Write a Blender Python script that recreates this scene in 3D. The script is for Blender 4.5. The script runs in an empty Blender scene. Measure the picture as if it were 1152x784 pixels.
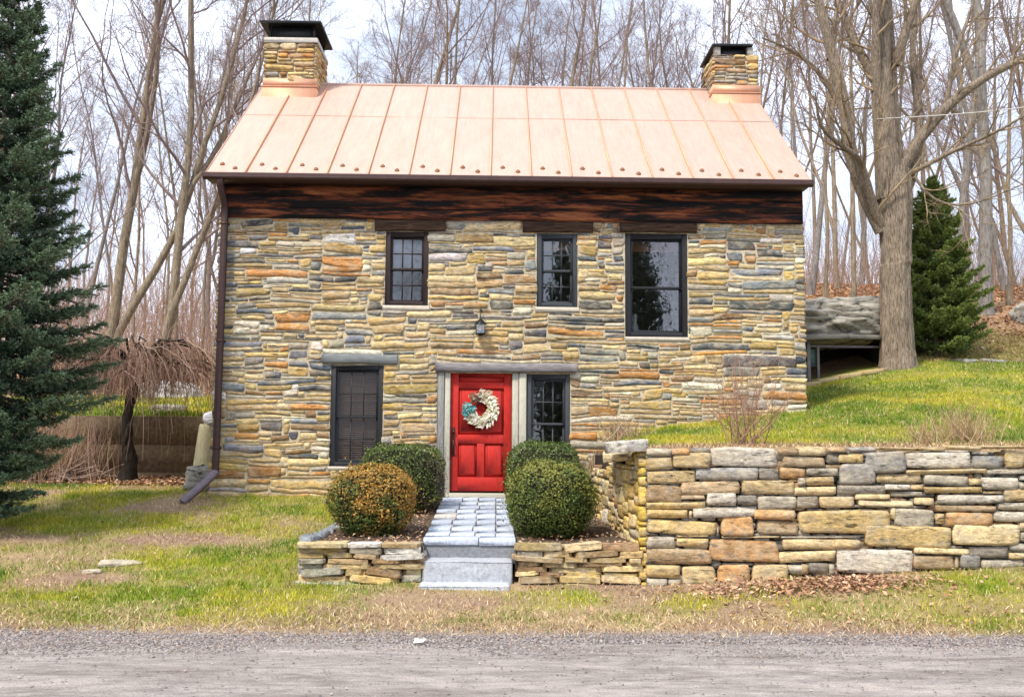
import bpy, math, random
import numpy as np
from mathutils import Vector, Matrix

SC = bpy.context.scene
COL = SC.collection
R = math.radians
rng = np.random.default_rng(7)
random.seed(7)

# ------------------------------------------------------------------ camera
CAMP = Vector((-0.16, -15.2, 1.75))
PITCH, YAW, ROLL = R(5.26), R(0.9), R(0.5)
cam_d = bpy.data.cameras.new('camera'); cam = bpy.data.objects.new('camera', cam_d); COL.objects.link(cam)
fw = Vector((math.sin(YAW)*math.cos(PITCH), math.cos(YAW)*math.cos(PITCH), math.sin(PITCH)))
r0 = Vector((math.cos(YAW), -math.sin(YAW), 0)); u0 = r0.cross(fw)
rv = r0*math.cos(ROLL)+u0*math.sin(ROLL); uv = rv.cross(fw)
cam.matrix_world = Matrix(((rv.x, uv.x, -fw.x, CAMP.x), (rv.y, uv.y, -fw.y, CAMP.y), (rv.z, uv.z, -fw.z, CAMP.z), (0, 0, 0, 1)))
cam_d.sensor_width = 36; cam_d.lens = 33.25; cam_d.clip_start = 0.1; cam_d.clip_end = 2000
SC.camera = cam

# ------------------------------------------------------------------ sky and sun
SUNV = Vector((-0.50, -0.62, 1.05)).normalized()
EXPO = 0.54
SKY_STRENGTH = 0.088
SUN_ENERGY = 3.4
world = bpy.data.worlds.new('World'); SC.world = world; world.use_nodes = True
wn = world.node_tree; wn.nodes.clear()
wo = wn.nodes.new('ShaderNodeOutputWorld'); bg = wn.nodes.new('ShaderNodeBackground')
sky = wn.nodes.new('ShaderNodeTexSky'); sky.sky_type = 'NISHITA'; sky.sun_disc = False
sky.sun_elevation = math.asin(SUNV.z); sky.sun_rotation = math.atan2(SUNV.x, SUNV.y)
sky.air_density = 1.0; sky.dust_density = 1.5; sky.ozone_density = 2.0
tc = wn.nodes.new('ShaderNodeTexCoord'); mp = wn.nodes.new('ShaderNodeMapping'); mp.inputs['Scale'].default_value = (1.6, 1.6, 4.0)
cn = wn.nodes.new('ShaderNodeTexNoise'); cn.inputs['Scale'].default_value = 1.7; cn.inputs['Detail'].default_value = 6; cn.inputs['Roughness'].default_value = .55
cr = wn.nodes.new('ShaderNodeValToRGB'); cr.color_ramp.elements[0].position = .36; cr.color_ramp.elements[1].position = .62
cr.color_ramp.elements[0].color = (.35, .35, .35, 1); cr.color_ramp.elements[1].color = (1, 1, 1, 1)
mx = wn.nodes.new('ShaderNodeMix'); mx.data_type = 'RGBA'; mx.inputs[7].default_value = (12.6, 13.8, 16.4, 1)
L = wn.links.new
L(tc.outputs['Generated'], mp.inputs[0]); L(mp.outputs[0], cn.inputs['Vector']); L(cn.outputs[0], cr.inputs[0])
L(cr.outputs[0], mx.inputs[0]); L(sky.outputs[0], mx.inputs[6]); L(mx.outputs[2], bg.inputs[0])
bg.inputs[1].default_value = SKY_STRENGTH; L(bg.outputs[0], wo.inputs[0])
sun_d = bpy.data.lights.new('sun', 'SUN'); sun_d.energy = SUN_ENERGY; sun_d.angle = R(8); sun_d.color = (1, .94, .84)
sun = bpy.data.objects.new('sun', sun_d); COL.objects.link(sun)
sun.rotation_euler = SUNV.to_track_quat('Z', 'Y').to_euler(); sun.location = (-10, -12, 20)
SC.view_settings.view_transform = 'Standard'; SC.view_settings.look = 'None'
SC.view_settings.exposure = EXPO; SC.view_settings.gamma = 1; SC.view_settings.use_curve_mapping = False
SC.render.engine = 'CYCLES'
SC.cycles.max_bounces = 6; SC.cycles.diffuse_bounces = 3; SC.cycles.glossy_bounces = 3; SC.cycles.transparent_max_bounces = 8

# ------------------------------------------------------------------ helpers
def s2l(r, g, b):
    f = lambda c: ((c/255+.055)/1.055)**2.4 if c > 10 else c/255/12.92
    return np.array([f(r), f(g), f(b)])

def vnoise(x, y, z=0.0, seed=0):
    x, y, z = np.broadcast_arrays(np.asarray(x, float), np.asarray(y, float), np.asarray(z, float))
    xi, yi, zi = np.floor(x).astype(np.int64), np.floor(y).astype(np.int64), np.floor(z).astype(np.int64)
    fx, fy, fz = x-xi, y-yi, z-zi
    fx, fy, fz = [f*f*(3-2*f) for f in (fx, fy, fz)]
    def h(a, b, c):
        n = (a*374761393+b*668265263+c*2147483647+seed*974634721) & 0xFFFFFFFF
        n = ((n ^ (n >> 13))*1274126177) & 0xFFFFFFFF
        n = n ^ (n >> 16)
        return (n & 0xFFFF)/65535.0*2-1
    r = 0
    for dx in (0, 1):
        for dy in (0, 1):
            for dz in (0, 1):
                w = (fx if dx else 1-fx)*(fy if dy else 1-fy)*(fz if dz else 1-fz)
                r = r+w*h(xi+dx, yi+dy, zi+dz)
    return r

def fbm(x, y, z=0.0, seed=0, o=3):
    r, a, f = 0, 1.0, 1.0
    for i in range(o):
        r = r+a*vnoise(np.asarray(x)*f, np.asarray(y)*f, np.asarray(z)*f, seed+i*17); a *= .5; f *= 2.03
    return r/1.75

def sstep(a, b, x):
    t = np.clip((np.asarray(x, float)-a)/(b-a), 0, 1); return t*t*(3-2*t)

class M:
    """collects vertices, faces and per-vertex base colours for ONE mesh object"""
    def __init__(s): s.v, s.q, s.t, s.c, s.n = [], [], [], [], 0
    def add(s, V, Q=None, T=None, col=None):
        V = np.asarray(V, float).reshape(-1, 3)
        if Q is not None and len(Q): s.q.append(np.asarray(Q, np.int64).reshape(-1, 4)+s.n)
        if T is not None and len(T): s.t.append(np.asarray(T, np.int64).reshape(-1, 3)+s.n)
        if col is None: col = np.full((len(V), 3), .5)
        col = np.asarray(col, float)
        if col.ndim == 1: col = np.tile(col, (len(V), 1))
        s.v.append(V); s.c.append(col); s.n += len(V)
        return s
    def box(s, x0, x1, y0, y1, z0, z1, col=None, bev=0.0):
        b = bev
        if b <= 0:
            V = [(x, y, z) for z in (z0, z1) for y in (y0, y1) for x in (x0, x1)]
            s.add(V, [(0, 2, 3, 1), (4, 5, 7, 6), (0, 1, 5, 4), (2, 6, 7, 3), (0, 4, 6, 2), (1, 3, 7, 5)], col=col)
        else:
            V = []
            for z in (z0, z1):
                for y in (y0, y1):
                    for x in (x0, x1):
                        sx = b if x == x0 else -b; sy = b if y == y0 else -b; sz = b if z == z0 else -b
                        V += [(x, y+sy, z+sz), (x+sx, y, z+sz), (x+sx, y+sy, z)]
            i = lambda X, Y, Z, a: ((Z*2+Y)*2+X)*3+a
            Q = []
            for o in (0, 1):
                q = [(i(o, 0, 0, 0), i(o, 1, 0, 0), i(o, 1, 1, 0), i(o, 0, 1, 0)), (i(0, o, 0, 1), i(1, o, 0, 1), i(1, o, 1, 1), i(0, o, 1, 1)),
                     (i(0, 0, o, 2), i(1, 0, o, 2), i(1, 1, o, 2), i(0, 1, o, 2))]
                Q += [q[0] if o else q[0][::-1], q[1][::-1] if o else q[1], q[2] if o else q[2][::-1]]
            T = []
            for Z in (0, 1):
                for Y in (0, 1):
                    Q.append((i(0, Y, Z, 1), i(1, Y, Z, 1), i(1, Y, Z, 2), i(0, Y, Z, 2)))
            for Z in (0, 1):
                for X in (0, 1):
                    Q.append((i(X, 0, Z, 0), i(X, 1, Z, 0), i(X, 1, Z, 2), i(X, 0, Z, 2)))
            for Y in (0, 1):
                for X in (0, 1):
                    Q.append((i(X, Y, 0, 0), i(X, Y, 1, 0), i(X, Y, 1, 1), i(X, Y, 0, 1)))
            for Z in (0, 1):
                for Y in (0, 1):
                    for X in (0, 1): T.append((i(X, Y, Z, 0), i(X, Y, Z, 1), i(X, Y, Z, 2)))
            s.add(V, Q, T, col)
        return s
    def tubes(s, P, Rr, k=5, col=None):
        """P (N,S,3) polylines, Rr (N,S) radii -> open tubes, closed by the taper"""
        P = np.asarray(P, float); Rr = np.asarray(Rr, float)
        if P.ndim == 2: P = P[None]; Rr = Rr[None]
        N, S, _ = P.shape
        T = np.gradient(P, axis=1); T /= np.linalg.norm(T, axis=2, keepdims=True)+1e-9
        m = T.mean(1); ax = np.argmin(np.abs(m), axis=1); ref = np.eye(3)[ax][:, None, :]
        A = np.cross(T, ref); A /= np.linalg.norm(A, axis=2, keepdims=True)+1e-9
        B = np.cross(T, A)
        th = np.arange(k)*2*math.pi/k
        V = P[:, :, None, :]+Rr[:, :, None, None]*(A[:, :, None, :]*np.cos(th)[None, None, :, None]+B[:, :, None, :]*np.sin(th)[None, None, :, None])
        idx = np.arange(N*S*k).reshape(N, S, k); nx = np.roll(idx, -1, axis=2)
        Q = np.stack([idx[:, :-1], nx[:, :-1], nx[:, 1:], idx[:, 1:]], -1).reshape(-1, 4)
        c = None
        if col is not None:
            col = np.asarray(col, float)
            c = np.repeat(col, S*k, axis=0) if col.ndim == 2 else col
        return s.add(V.reshape(-1, 3), Q, col=c)
    def build(s, name, mat, parent=None, smooth=False):
        me = bpy.data.meshes.new(name)
        V = np.concatenate(s.v); C = np.concatenate(s.c)
        q = np.concatenate(s.q) if s.q else np.zeros((0, 4), np.int64)
        t = np.concatenate(s.t) if s.t else np.zeros((0, 3), np.int64)
        me.vertices.add(len(V)); me.vertices.foreach_set('co', V.astype(np.float32).ravel())
        li = np.concatenate([q.ravel(), t.ravel()])
        me.loops.add(len(li)); me.loops.foreach_set('vertex_index', li.astype(np.int32))
        st = np.concatenate([np.arange(len(q))*4, len(q)*4+np.arange(len(t))*3])
        me.polygons.add(len(st)); me.polygons.foreach_set('loop_start', st.astype(np.int32))
        if smooth: me.polygons.foreach_set('use_smooth', np.ones(len(st), bool))
        me.update(calc_edges=True)
        a = me.color_attributes.new('col', 'FLOAT_COLOR', 'POINT')
        a.data.foreach_set('color', np.concatenate([C, np.ones((len(C), 1))], 1).astype(np.float32).ravel())
        me.materials.append(mat)
        o = bpy.data.objects.new(name, me); COL.objects.link(o)
        if parent: o.parent = parent
        return o

def tag(o, label, cat, group=None):
    o['label'] = label; o['category'] = cat
    if group: o['group'] = group
    return o
def kind(o, k): o['kind'] = k; return o
def thing(name, label, cat, loc=(0, 0, 0), rz=0, group=None):
    o = bpy.data.objects.new(name, None); COL.objects.link(o); o.location = loc; o.rotation_euler = (0, 0, rz)
    o.empty_display_size = .2
    return tag(o, label, cat, group)
def dup(root, loc, rz, sc, label, group=None):
    r = root.copy(); COL.objects.link(r); r.location = loc; r.rotation_euler = (0, 0, rz)
    r.scale = (sc, sc, sc) if not hasattr(sc, '__len__') else sc
    r['label'] = label
    if group: r['group'] = group
    for ch in root.children:
        c = ch.copy(); COL.objects.link(c); c.parent = r
        for g in ch.children:
            d = g.copy(); COL.objects.link(d); d.parent = c
    return r

# ------------------------------------------------------------------ materials
class Mat:
    def __init__(s, name):
        s.m = bpy.data.materials.new(name); s.m.use_nodes = True; s.t = s.m.node_tree
        s.b = s.t.nodes['Principled BSDF']; s.tcn = s.t.nodes.new('ShaderNodeTexCoord')
    def n(s, typ, **kw):
        x = s.t.nodes.new('ShaderNode'+typ)
        for k, v in kw.items(): setattr(x, k, v)
        return x
    def set(s, sock, v):
        if isinstance(v, bpy.types.NodeSocket): s.t.links.new(v, sock)
        elif hasattr(v, '__len__') and len(v) == 3 and sock.type == 'RGBA': sock.default_value = (*v, 1)
        else: sock.default_value = v
    def noise(s, scale, detail=4, rough=.6, stretch=(1, 1, 1), dist=0, vec=None):
        mp = s.n('Mapping'); mp.inputs['Scale'].default_value = stretch
        s.t.links.new(vec or s.tcn.outputs['Object'], mp.inputs[0])
        x = s.n('TexNoise'); x.inputs['Scale'].default_value = scale; x.inputs['Detail'].default_value = detail
        x.inputs['Roughness'].default_value = rough; x.inputs['Distortion'].default_value = dist
        s.t.links.new(mp.outputs[0], x.inputs['Vector']); return x.outputs[0]
    def ramp(s, f, *stops):
        x = s.n('ValToRGB'); e = x.color_ramp.elements
        while len(e) < len(stops): e.new(.5)
        for i, (p, c) in enumerate(stops):
            e[i].position = p; e[i].color = (c, c, c, 1) if not hasattr(c, '__len__') else (*c, 1)
        s.set(x.inputs[0], f); return x.outputs[0]
    def mix(s, f, a, b, mode='MIX'):
        x = s.n('Mix', data_type='RGBA', blend_type=mode)
        s.set(x.inputs[0], f); s.set(x.inputs[6], a); s.set(x.inputs[7], b); return x.outputs[2]
    def attr(s, name='col'):
        x = s.n('Attribute'); x.attribute_name = name; return x
    def bump(s, h, strength=.5, dist=.02):
        x = s.n('Bump'); x.inputs['Strength'].default_value = strength; x.inputs['Distance'].default_value = dist
        s.set(x.inputs['Height'], h); s.t.links.new(x.outputs[0], s.b.inputs['Normal'])
    def fin(s, col=None, rough=.8, metal=0, spec=None):
        if col is not None: s.set(s.b.inputs['Base Color'], col)
        s.set(s.b.inputs['Roughness'], rough); s.set(s.b.inputs['Metallic'], metal)
        if spec is not None: s.b.inputs['Specular IOR Level'].default_value = spec
        return s.m

def plain(name, c, rough=.7, metal=0, var=.25, scale=12, spec=None, stretch=(1, 1, 1), bump=0.0):
    k = Mat(name); f = k.noise(scale, 4, .6, stretch)
    v = k.ramp(f, (.25, 1-var), (.75, 1+var*.6))
    if bump: k.bump(f, bump, .01)
    return k.fin(k.mix(1, tuple(c), v, 'MULTIPLY'), rough, metal, spec)
def attr_mat(name, rough=.9, var=.3, scale=14, stretch=(1, 1, 1), bump=.4, spec=.3, bd=.02, stain=None, fine=0.0, mid=1.05, crack=None):
    k = Mat(name); a = k.attr().outputs[0]
    f = k.noise(scale, 7, .68, stretch)
    c = k.mix(1, a, k.ramp(f, (.28, 1-var), (.5, mid), (.74, 1+var)), 'MULTIPLY')
    if stain:
        g = k.noise(stain[3], 4, .6, (1, 1, 2))
        c = k.mix(k.ramp(g, (.5, 0.0), (.72, stain[4])), c, stain[:3])
    if fine:
        g = k.noise(90, 3, .7)
        c = k.mix(1, c, k.ramp(g, (.3, 1-fine), (.7, 1+fine)), 'MULTIPLY')
    if crack:
        g = k.noise(crack[0], 6, .7, crack[1], .7)
        c = k.mix(1, c, k.ramp(g, (.36, .20), (.45, 1.0), (.70, 1.15)), 'MULTIPLY')
        w = k.noise(3.3, 6, .7, (1, 1, 1.8), .4)
        c = k.mix(k.ramp(w, (.47, 0.0), (.64, .60)), c, (.47, .40, .28))
        h = k.noise(6, 5, .7, (1, 1, 1.6))
        c = k.mix(k.ramp(h, (.54, 0.0), (.70, .60)), c, (.17, .155, .135))
        h2 = k.noise(14, 6, .75, (1, 1, 2.2)); c = k.mix(1, c, k.ramp(h2, (.3, .55), (.5, 1.0), (.7, 1.4)), 'MULTIPLY')
        f = k.mix(.5, f, g)
    if bump: k.bump(f, bump, bd)
    return k.fin(c, rough, 0, spec)

m_stone = attr_mat('fieldstone', .92, .45, 9, (1, 1, 4.5), .7, .25, .009, stain=(.36, .17, .035, 2.6, .4), fine=.3, mid=1.1, crack=(4.5, (.7, 1, 6)))
m_dry = attr_mat('drystone', .92, .42, 10, (1, 1, 2.6), .8, .25, .013, stain=(.36, .22, .09, 3.0, .22), fine=.32, mid=1.08, crack=(6, (.8, 1, 4)))
m_mortar = plain('mortar', (.50, .425, .30), .95, 0, .6, 11, .2, bump=.9)
m_earth = plain('dark_earth_joint', (.045, .036, .028), 1, 0, .4, 16, .1)
m_granite = attr_mat('granite', .85, .3, 25, (1, 1, 1), .5, .3, .012, fine=.3)
m_leaf = attr_mat('leaf', .6, .15, 30, bump=0, spec=.3)
m_needle = attr_mat('needle', .55, .15, 30, bump=0, spec=.35)
m_straw = attr_mat('dry_stem', .9, .2, 30, bump=0, spec=.2)
m_grass = attr_mat('grass_blade', .7, .12, 3, bump=0, spec=.25)
m_litter = attr_mat('fallen_leaf', .9, .25, 30, bump=0, spec=.15)
m_iron = plain('black_iron', (.012, .012, .013), .5, .3, .3, 20)
m_blackpaint = plain('black_paint', (.022, .022, .024), .55, 0, .5, 22, .4, (6, 6, 1), .15)
m_brownpaint = plain('brown_metal', (.062, .030, .026), .5, .1, .3, 9, .4)
m_red = plain('red_paint', (.47, .026, .018), .58, 0, .22, 9, .25, (3, 3, 1), .15)
m_jamb = plain('weathered_jamb', (.46, .43, .34), .85, 0, .3, 14, .3, (6, 6, .7), .3)
m_greywood = plain('grey_timber', (.24, .22, .22), .9, 0, .5, 10, .2, (.6, 4, 5), .7)
m_sill = plain('pale_sill', (.55, .48, .38), .85, 0, .2, 12)
m_shade = plain('window_shade', (.85, .86, .88), .8, 0, .05, 10)
m_brass = plain('old_bronze', (.05, .03, .02), .4, .6, .3, 20)
m_white = plain('white_glaze', (.75, .75, .73), .4, 0, .06, 10)

def wood_dark():
    k = Mat('dark_boards'); f = k.noise(2.0, 7, .72, (.4, 3, 4.5), .4); g = k.noise(5, 8, .75, (.5, 6, 16), 1.0)
    c = k.ramp(f, (.44, (.008, .006, .006)), (.49, (.060, .020, .012)), (.55, (.25, .066, .026)), (.68, (.45, .18, .07)))  # black stops mix dark wood with painted eave shade; orange is wear
    c = k.mix(1, c, k.ramp(g, (.36, .35), (.6, 1.3)), 'MULTIPLY')
    k.bump(g, .8, .02); return k.fin(c, .8, 0, .3)
m_boards = wood_dark()
def lintel_mat():
    k = Mat('old_oak_lintel'); g = k.noise(5, 8, .72, (.5, 5, 12), 1.2)
    c = k.ramp(g, (.35, (.010, .006, .005)), (.5, (.05, .026, .016)), (.68, (.17, .10, .055)))
    k.bump(g, .9, .02); return k.fin(c, .85, 0, .25)
m_lintel = lintel_mat()
def copper(nm, c0, c1):
    k = Mat(nm); f = k.noise(1.3, 5, .6, (3, 1, 1)); g = k.noise(22, 4, .6)
    c = k.ramp(f, (.3, c0), (.7, c1))
    c = k.mix(1, c, k.ramp(g, (.3, .95), (.7, 1.04)), 'MULTIPLY')
    st = k.noise(4, 5, .65, (5, .5, .5)); c = k.mix(1, c, k.ramp(st, (.3, .90), (.6, 1.02)), 'MULTIPLY')
    return k.fin(c, k.ramp(f, (.3, .60), (.7, .5)), .4, .4)
m_copper = copper('copper_sheet', (.56, .362, .282), (.60, .412, .328)); m_flash = copper('copper_flashing', (.62, .315, .19), (.68, .37, .235))
m_copperdark = plain('seam_reflect_copper', (.72, .38, .22), .5, .5, .3, 20)  # same copper as the sheet; deeper orange paints in how upright seams reflect
m_guard = plain('snow_guard_bronze', (.22, .10, .04), .6, .3, .3, 20)
m_blind = plain('brown_blind', (.26, .18, .145), .8, 0, .25, 8, .2, (.4, 1, 14))
def glass(mul=1.3, add=.06, nm='window_glass'):
    k = Mat(nm); k.t.nodes.remove(k.b)
    tr = k.n('BsdfTransparent'); tr.inputs[0].default_value = (.75, .78, .80, 1)
    gl = k.n('BsdfGlossy'); gl.inputs['Roughness'].default_value = .02; gl.inputs[0].default_value = (.95, .97, 1, 1)
    fr = k.n('Fresnel'); fr.inputs[0].default_value = 1.7
    ma = k.n('Math', operation='MULTIPLY_ADD'); ma.inputs[1].default_value = mul; ma.inputs[2].default_value = add
    bu = k.n('Bump'); bu.inputs['Strength'].default_value = .03; bu.inputs['Distance'].default_value = .05
    k.set(bu.inputs['Height'], k.noise(5, 2, .5)); k.t.links.new(bu.outputs[0], gl.inputs['Normal'])
    mi = k.n('MixShader'); k.t.links.new(fr.outputs[0], ma.inputs[0]); k.t.links.new(ma.outputs[0], mi.inputs[0])
    k.t.links.new(tr.outputs[0], mi.inputs[1]); k.t.links.new(gl.outputs[0], mi.inputs[2])
    k.t.links.new(mi.outputs[0], k.t.nodes['Material Output'].inputs[0]); return k.m
m_glass = glass(); m_screen = glass(.35, 0, 'screened_glass')
def bark(name, dark, light, stretch=(4, 4, .7), scale=7, b=.9):
    k = Mat(name); g = k.noise(scale, 8, .7, stretch, .6); f = k.noise(1.5, 3)
    c = k.ramp(g, (.34, dark), (.62, light)); c = k.mix(1, c, k.ramp(f, (.3, .8), (.7, 1.15)), 'MULTIPLY')
    k.bump(g, b, .03); return k.fin(c, .95, 0, .15)
m_bark = bark('grey_tan_bark', (.10, .075, .055), (.34, .27, .19))
m_bark_grey = bark('grey_bark', (.10, .09, .085), (.30, .27, .24))
m_bark_hero = bark('rough_maple_bark', (.04, .028, .02), (.42, .335, .25), (5, 5, .55), 11, 1.0)
m_twig = bark('twig_bark', (.17, .12, .115), (.31, .23, .21), (1, 1, 1), 4, 0)
m_twig_tan = bark('tan_twig_bark', (.17, .12, .075), (.36, .27, .17), (1, 1, 1), 4, 0)
m_dark_bark = bark('dark_twisted_bark', (.012, .010, .009), (.06, .045, .035))
def rock_mat():
    k = Mat('ledge_rock'); g = k.noise(1.6, 10, .74, (1.2, 1, 3.4), 1.4); f = k.noise(9, 4, .6)
    c = k.ramp(g, (.38, (.035, .035, .03)), (.445, (.26, .24, .20)), (.55, (.40, .37, .31)), (.68, (.52, .48, .41)))
    k.bump(g, 1, .06); return k.fin(k.mix(1, c, k.ramp(f, (.3, .85), (.7, 1.1)), 'MULTIPLY'), .95, 0, .2)
m_rock = rock_mat()
m_concrete = plain('old_concrete', (.17, .16, .14), .95, 0, .45, 6, .2, bump=.4)
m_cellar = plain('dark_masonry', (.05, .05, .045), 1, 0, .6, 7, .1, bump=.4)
m_brownwall = plain('brown_board_wall', (.21, .155, .095), .95, 0, .45, 7, .15, (2, 1, 2), .5)
# ------------------------------------------------------------------ terrain
def hz(x, y):
    x, y = np.broadcast_arrays(np.asarray(x, float), np.asarray(y, float))
    low = np.interp(y, [-6.9, -6.0, -4.6, -2.3, 0, 2.8], [0, .05, .12, .42, .78, .88])
    low = low+.055*np.clip(x-1.5, 0, 8)*sstep(-6.5, -4.7, y)*(1-sstep(-4.3, -4.0, y))
    hill_l = 2.05+.088*np.clip(y-3, 0, 7)+.14*np.clip(y-10, 0, 36)+.05*np.clip(y-46, 0, 60)
    left = low+(hill_l-low)*sstep(2.86, 3.0, y)
    t = np.clip((y+4.2)/4.2, 0, 1)
    up = 1.62+t**1.2*(.17+.128*(np.clip(x, 1.7, 6)-1.7))+np.clip(.13+.04*(x-6.7), .1, .2)*np.clip(y, 0, 6)
    up = up+.33*np.clip(y-6, 0, 7.5)+.22*np.clip(y-13.5, 0, 8)+.12*np.clip(y-21.5, 0, 25)+.05*np.clip(y-46.5, 0, 60)
    xb = np.interp(y, [-4.4, -1.5, 0, 6], [1.66, 1.38, 1.5, 3.0]); wd = np.interp(y, [-4.4, -2.2, -.5, 2, 9], [.07, .12, .45, 2, 5])
    mask = sstep(-1, 1, (x-xb)/wd)*sstep(-4.42, -4.30, y)
    h = left+(up-left)*mask
    far = sstep(7, 60, np.hypot(x*.6, y))
    return h+fbm(x*.9, y*.9, 0, 3)*.018*sstep(-7.2, -6.4, y)+far*fbm(x*.12, y*.12, 0, 9)*.35*sstep(6, 25, y)
def hzs(x, y): return float(hz(np.array([x]), np.array([y]))[0])

def axis(a, b, step, lo, hi, g=1.18):
    m = list(np.arange(a, b+1e-6, step)); s = step
    while m[-1] < hi: s *= g; m.append(m[-1]+s)
    s = step; p = [a]
    while p[-1] > lo: s *= g; p.append(p[-1]-s)
    return np.array(p[:0:-1]+m)
def grass_w(x, y):
    """how much living grass grows here, 0..1"""
    n = fbm(x*.8, y*1.1, 0, 21, 4)
    w = sstep(-.38, .22, n+.10)*(.55+.45*sstep(-.3, .3, fbm(x*2.6, y*3.2, 0, 27)))
    verge = sstep(-6.75, -6.0, y+.25*fbm(x*.7, y*.7, 0, 5))
    w = w*verge*(1-.75*sstep(-5.2, -6.3, y)*sstep(-.35, .35, fbm(x*1.1, y*1.6, 0, 23)))
    d = np.exp(-(((x+4.3)/1.3)**2+((y+2.75)/.42)**2)*1.1)+.8*np.exp(-(((x+5.6)/.7)**2+((y+3.6)/.4)**2))+np.exp(-(((x+.8)/.9)**2+((y+5.5)/.75)**2))*1.1
    d = d+.6*np.exp(-(((x-3.3)/1.0)**2+((y+5.15)/.35)**2))
    w = w*np.clip(1-1.2*d*(1+.8*n), 0, 1)
    bank = sstep(-3.9, -3.1, y+.4*n)
    lawn_r = sstep(1.7, 2.6, x)*sstep(-4.3, -4.2, y)
    w = np.where(lawn_r > 0, np.maximum(w, .75)*bank, w)
    w = w*(1-sstep(1.6, 2.3, y)*(x < -4.6)*(y < 3.0))
    woods_l = sstep(9.0, 10.5, y)*(x < 0)
    woods_r = sstep(5.2, 6.2, y+.5*n)*(x > 0)*(1-.55*sstep(9.2, 10.2, x)*(1-sstep(7.5, 9, y)))
    w = w*(1-woods_l)*(1-woods_r)
    w = np.where((x < -4.6) & (y > 3.0) & (y < 10), np.maximum(w, .85), w)
    return np.clip(w, 0, 1)
def leaf_w(x, y):
    n = fbm(x*.5, y*.5, 0, 31, 3)
    w = np.maximum(sstep(9.5, 11, y)*(x < 0), sstep(5.4, 6.6, y+.6*n)*(x >= 0))
    w = np.maximum(w, sstep(1.5, 2.2, y)*(y < 3)*(x < -4.6))
    w = w*(1-.7*sstep(9.3, 10.3, x)*(1-sstep(8, 10, y+.8*n)))
    return np.clip(np.maximum(w, .7*np.exp(-(((x-3.2)/.85)**2+((y+5.0)/.3)**2))), 0, 1)
gx = axis(-11, 13, .12, -330, 330); gy = axis(-7.2, 7.5, .12, -120, 420)
# finer rows across the retaining wall step
gy = np.unique(np.concatenate([gy, [-4.42, -4.39, -4.36, -4.33, -4.30, 2.86, 2.9, 2.95, 3.0]]))
X, Y = np.meshgrid(gx, gy); Z = hz(X, Y)
nxg, nyg = len(gx), len(gy)
idx = np.arange(nxg*nyg).reshape(nyg, nxg)
Q = np.stack([idx[:-1, :-1], idx[:-1, 1:], idx[1:, 1:], idx[1:, :-1]], -1).reshape(-1, 4)
gm = M(); cw = np.stack([grass_w(X, Y), leaf_w(X, Y), sstep(-6.9, -6.5, Y+.3*fbm(X, Y, 0, 8))], -1).reshape(-1, 3)
gm.add(np.stack([X, Y, Z], -1), Q, col=cw)
def ground_mat():
    k = Mat('ground_soil'); a = k.n('SeparateColor'); k.t.links.new(k.attr().outputs[0], a.inputs[0])
    f = k.noise(5, 8, .7); g = k.noise(30, 5, .7); h = k.noise(.7, 4, .6)
    soil = k.ramp(g, (.3, (.12, .07, .05)), (.7, (.32, .21, .155)))
    soil = k.mix(k.ramp(h, (.35, 0.0), (.65, .7)), soil, k.ramp(g, (.3, (.30, .22, .11)), (.7, (.50, .38, .21))))
    grav = k.ramp(g, (.3, (.11, .095, .09)), (.72, (.33, .285, .265)))
    grass = k.ramp(f, (.3, (.09, .13, .012)), (.5, (.19, .21, .02)), (.7, (.34, .28, .05)))
    leaf = k.ramp(k.noise(16, 8, .75), (.3, (.11, .065, .04)), (.5, (.31, .19, .105)), (.7, (.50, .34, .20)))
    c = k.mix(a.outputs[2], grav, soil); c = k.mix(a.outputs[0], c, grass); c = k.mix(a.outputs[1], c, leaf)
    k.bump(g, .6, .02); return k.fin(c, .95, 0, .1)
o = gm.build('ground', ground_mat(), smooth=True); kind(o, 'structure')

# road: a worn sheet of old asphalt lying on the ground
rx = np.concatenate([np.arange(-120, -12, 3.0), np.arange(-12, 12, .15), np.arange(12, 121, 3.0)])
ry = np.concatenate([np.arange(-13.6, -9, .4), np.arange(-9, -7.0, .1)])
edge = 0.15*fbm(rx*.6, 0*rx, 0, 44)+.09*fbm(rx*2.5, 0*rx, 1, 45)+.002*rx*0
RX, RY = np.meshgrid(rx, np.concatenate([ry, [-6.98]]))
RY = RY.copy(); RY[-1] += edge
RY[-2] = np.minimum(RY[-2], RY[-1]-.02)
RZ = np.full(RX.shape, .012)+.012*fbm(RX*.8, RY*2, 0, 41)*1.0; RZ = np.maximum(RZ, .006); RZ[-1] = .004
idx = np.arange(RX.size).reshape(RX.shape)
rm = M(); rm.add(np.stack([RX, RY, RZ], -1), np.stack([idx[:-1, :-1], idx[:-1, 1:], idx[1:, 1:], idx[1:, :-1]], -1).reshape(-1, 4))
def road_mat():
    k = Mat('worn_asphalt'); g = k.noise(70, 5, .75); f = k.noise(1.3, 8, .72, (.40, 1.7, 1), .8); h = k.noise(7, 7, .75, (.5, 1.5, 1))
    c = k.ramp(f, (.30, (.145, .115, .095)), (.5, (.265, .232, .212)), (.70, (.39, .335, .30)))
    c = k.mix(1, c, k.ramp(h, (.3, .62), (.5, 1.0), (.72, 1.32)), 'MULTIPLY')
    c = k.mix(1, c, k.ramp(g, (.3, .62), (.7, 1.35)), 'MULTIPLY')
    k.bump(k.mix(.5, g, h), .6, .015); return k.fin(c, .88, 0, .25)
kind(rm.build('road', road_mat(), smooth=True), 'structure')
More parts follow.
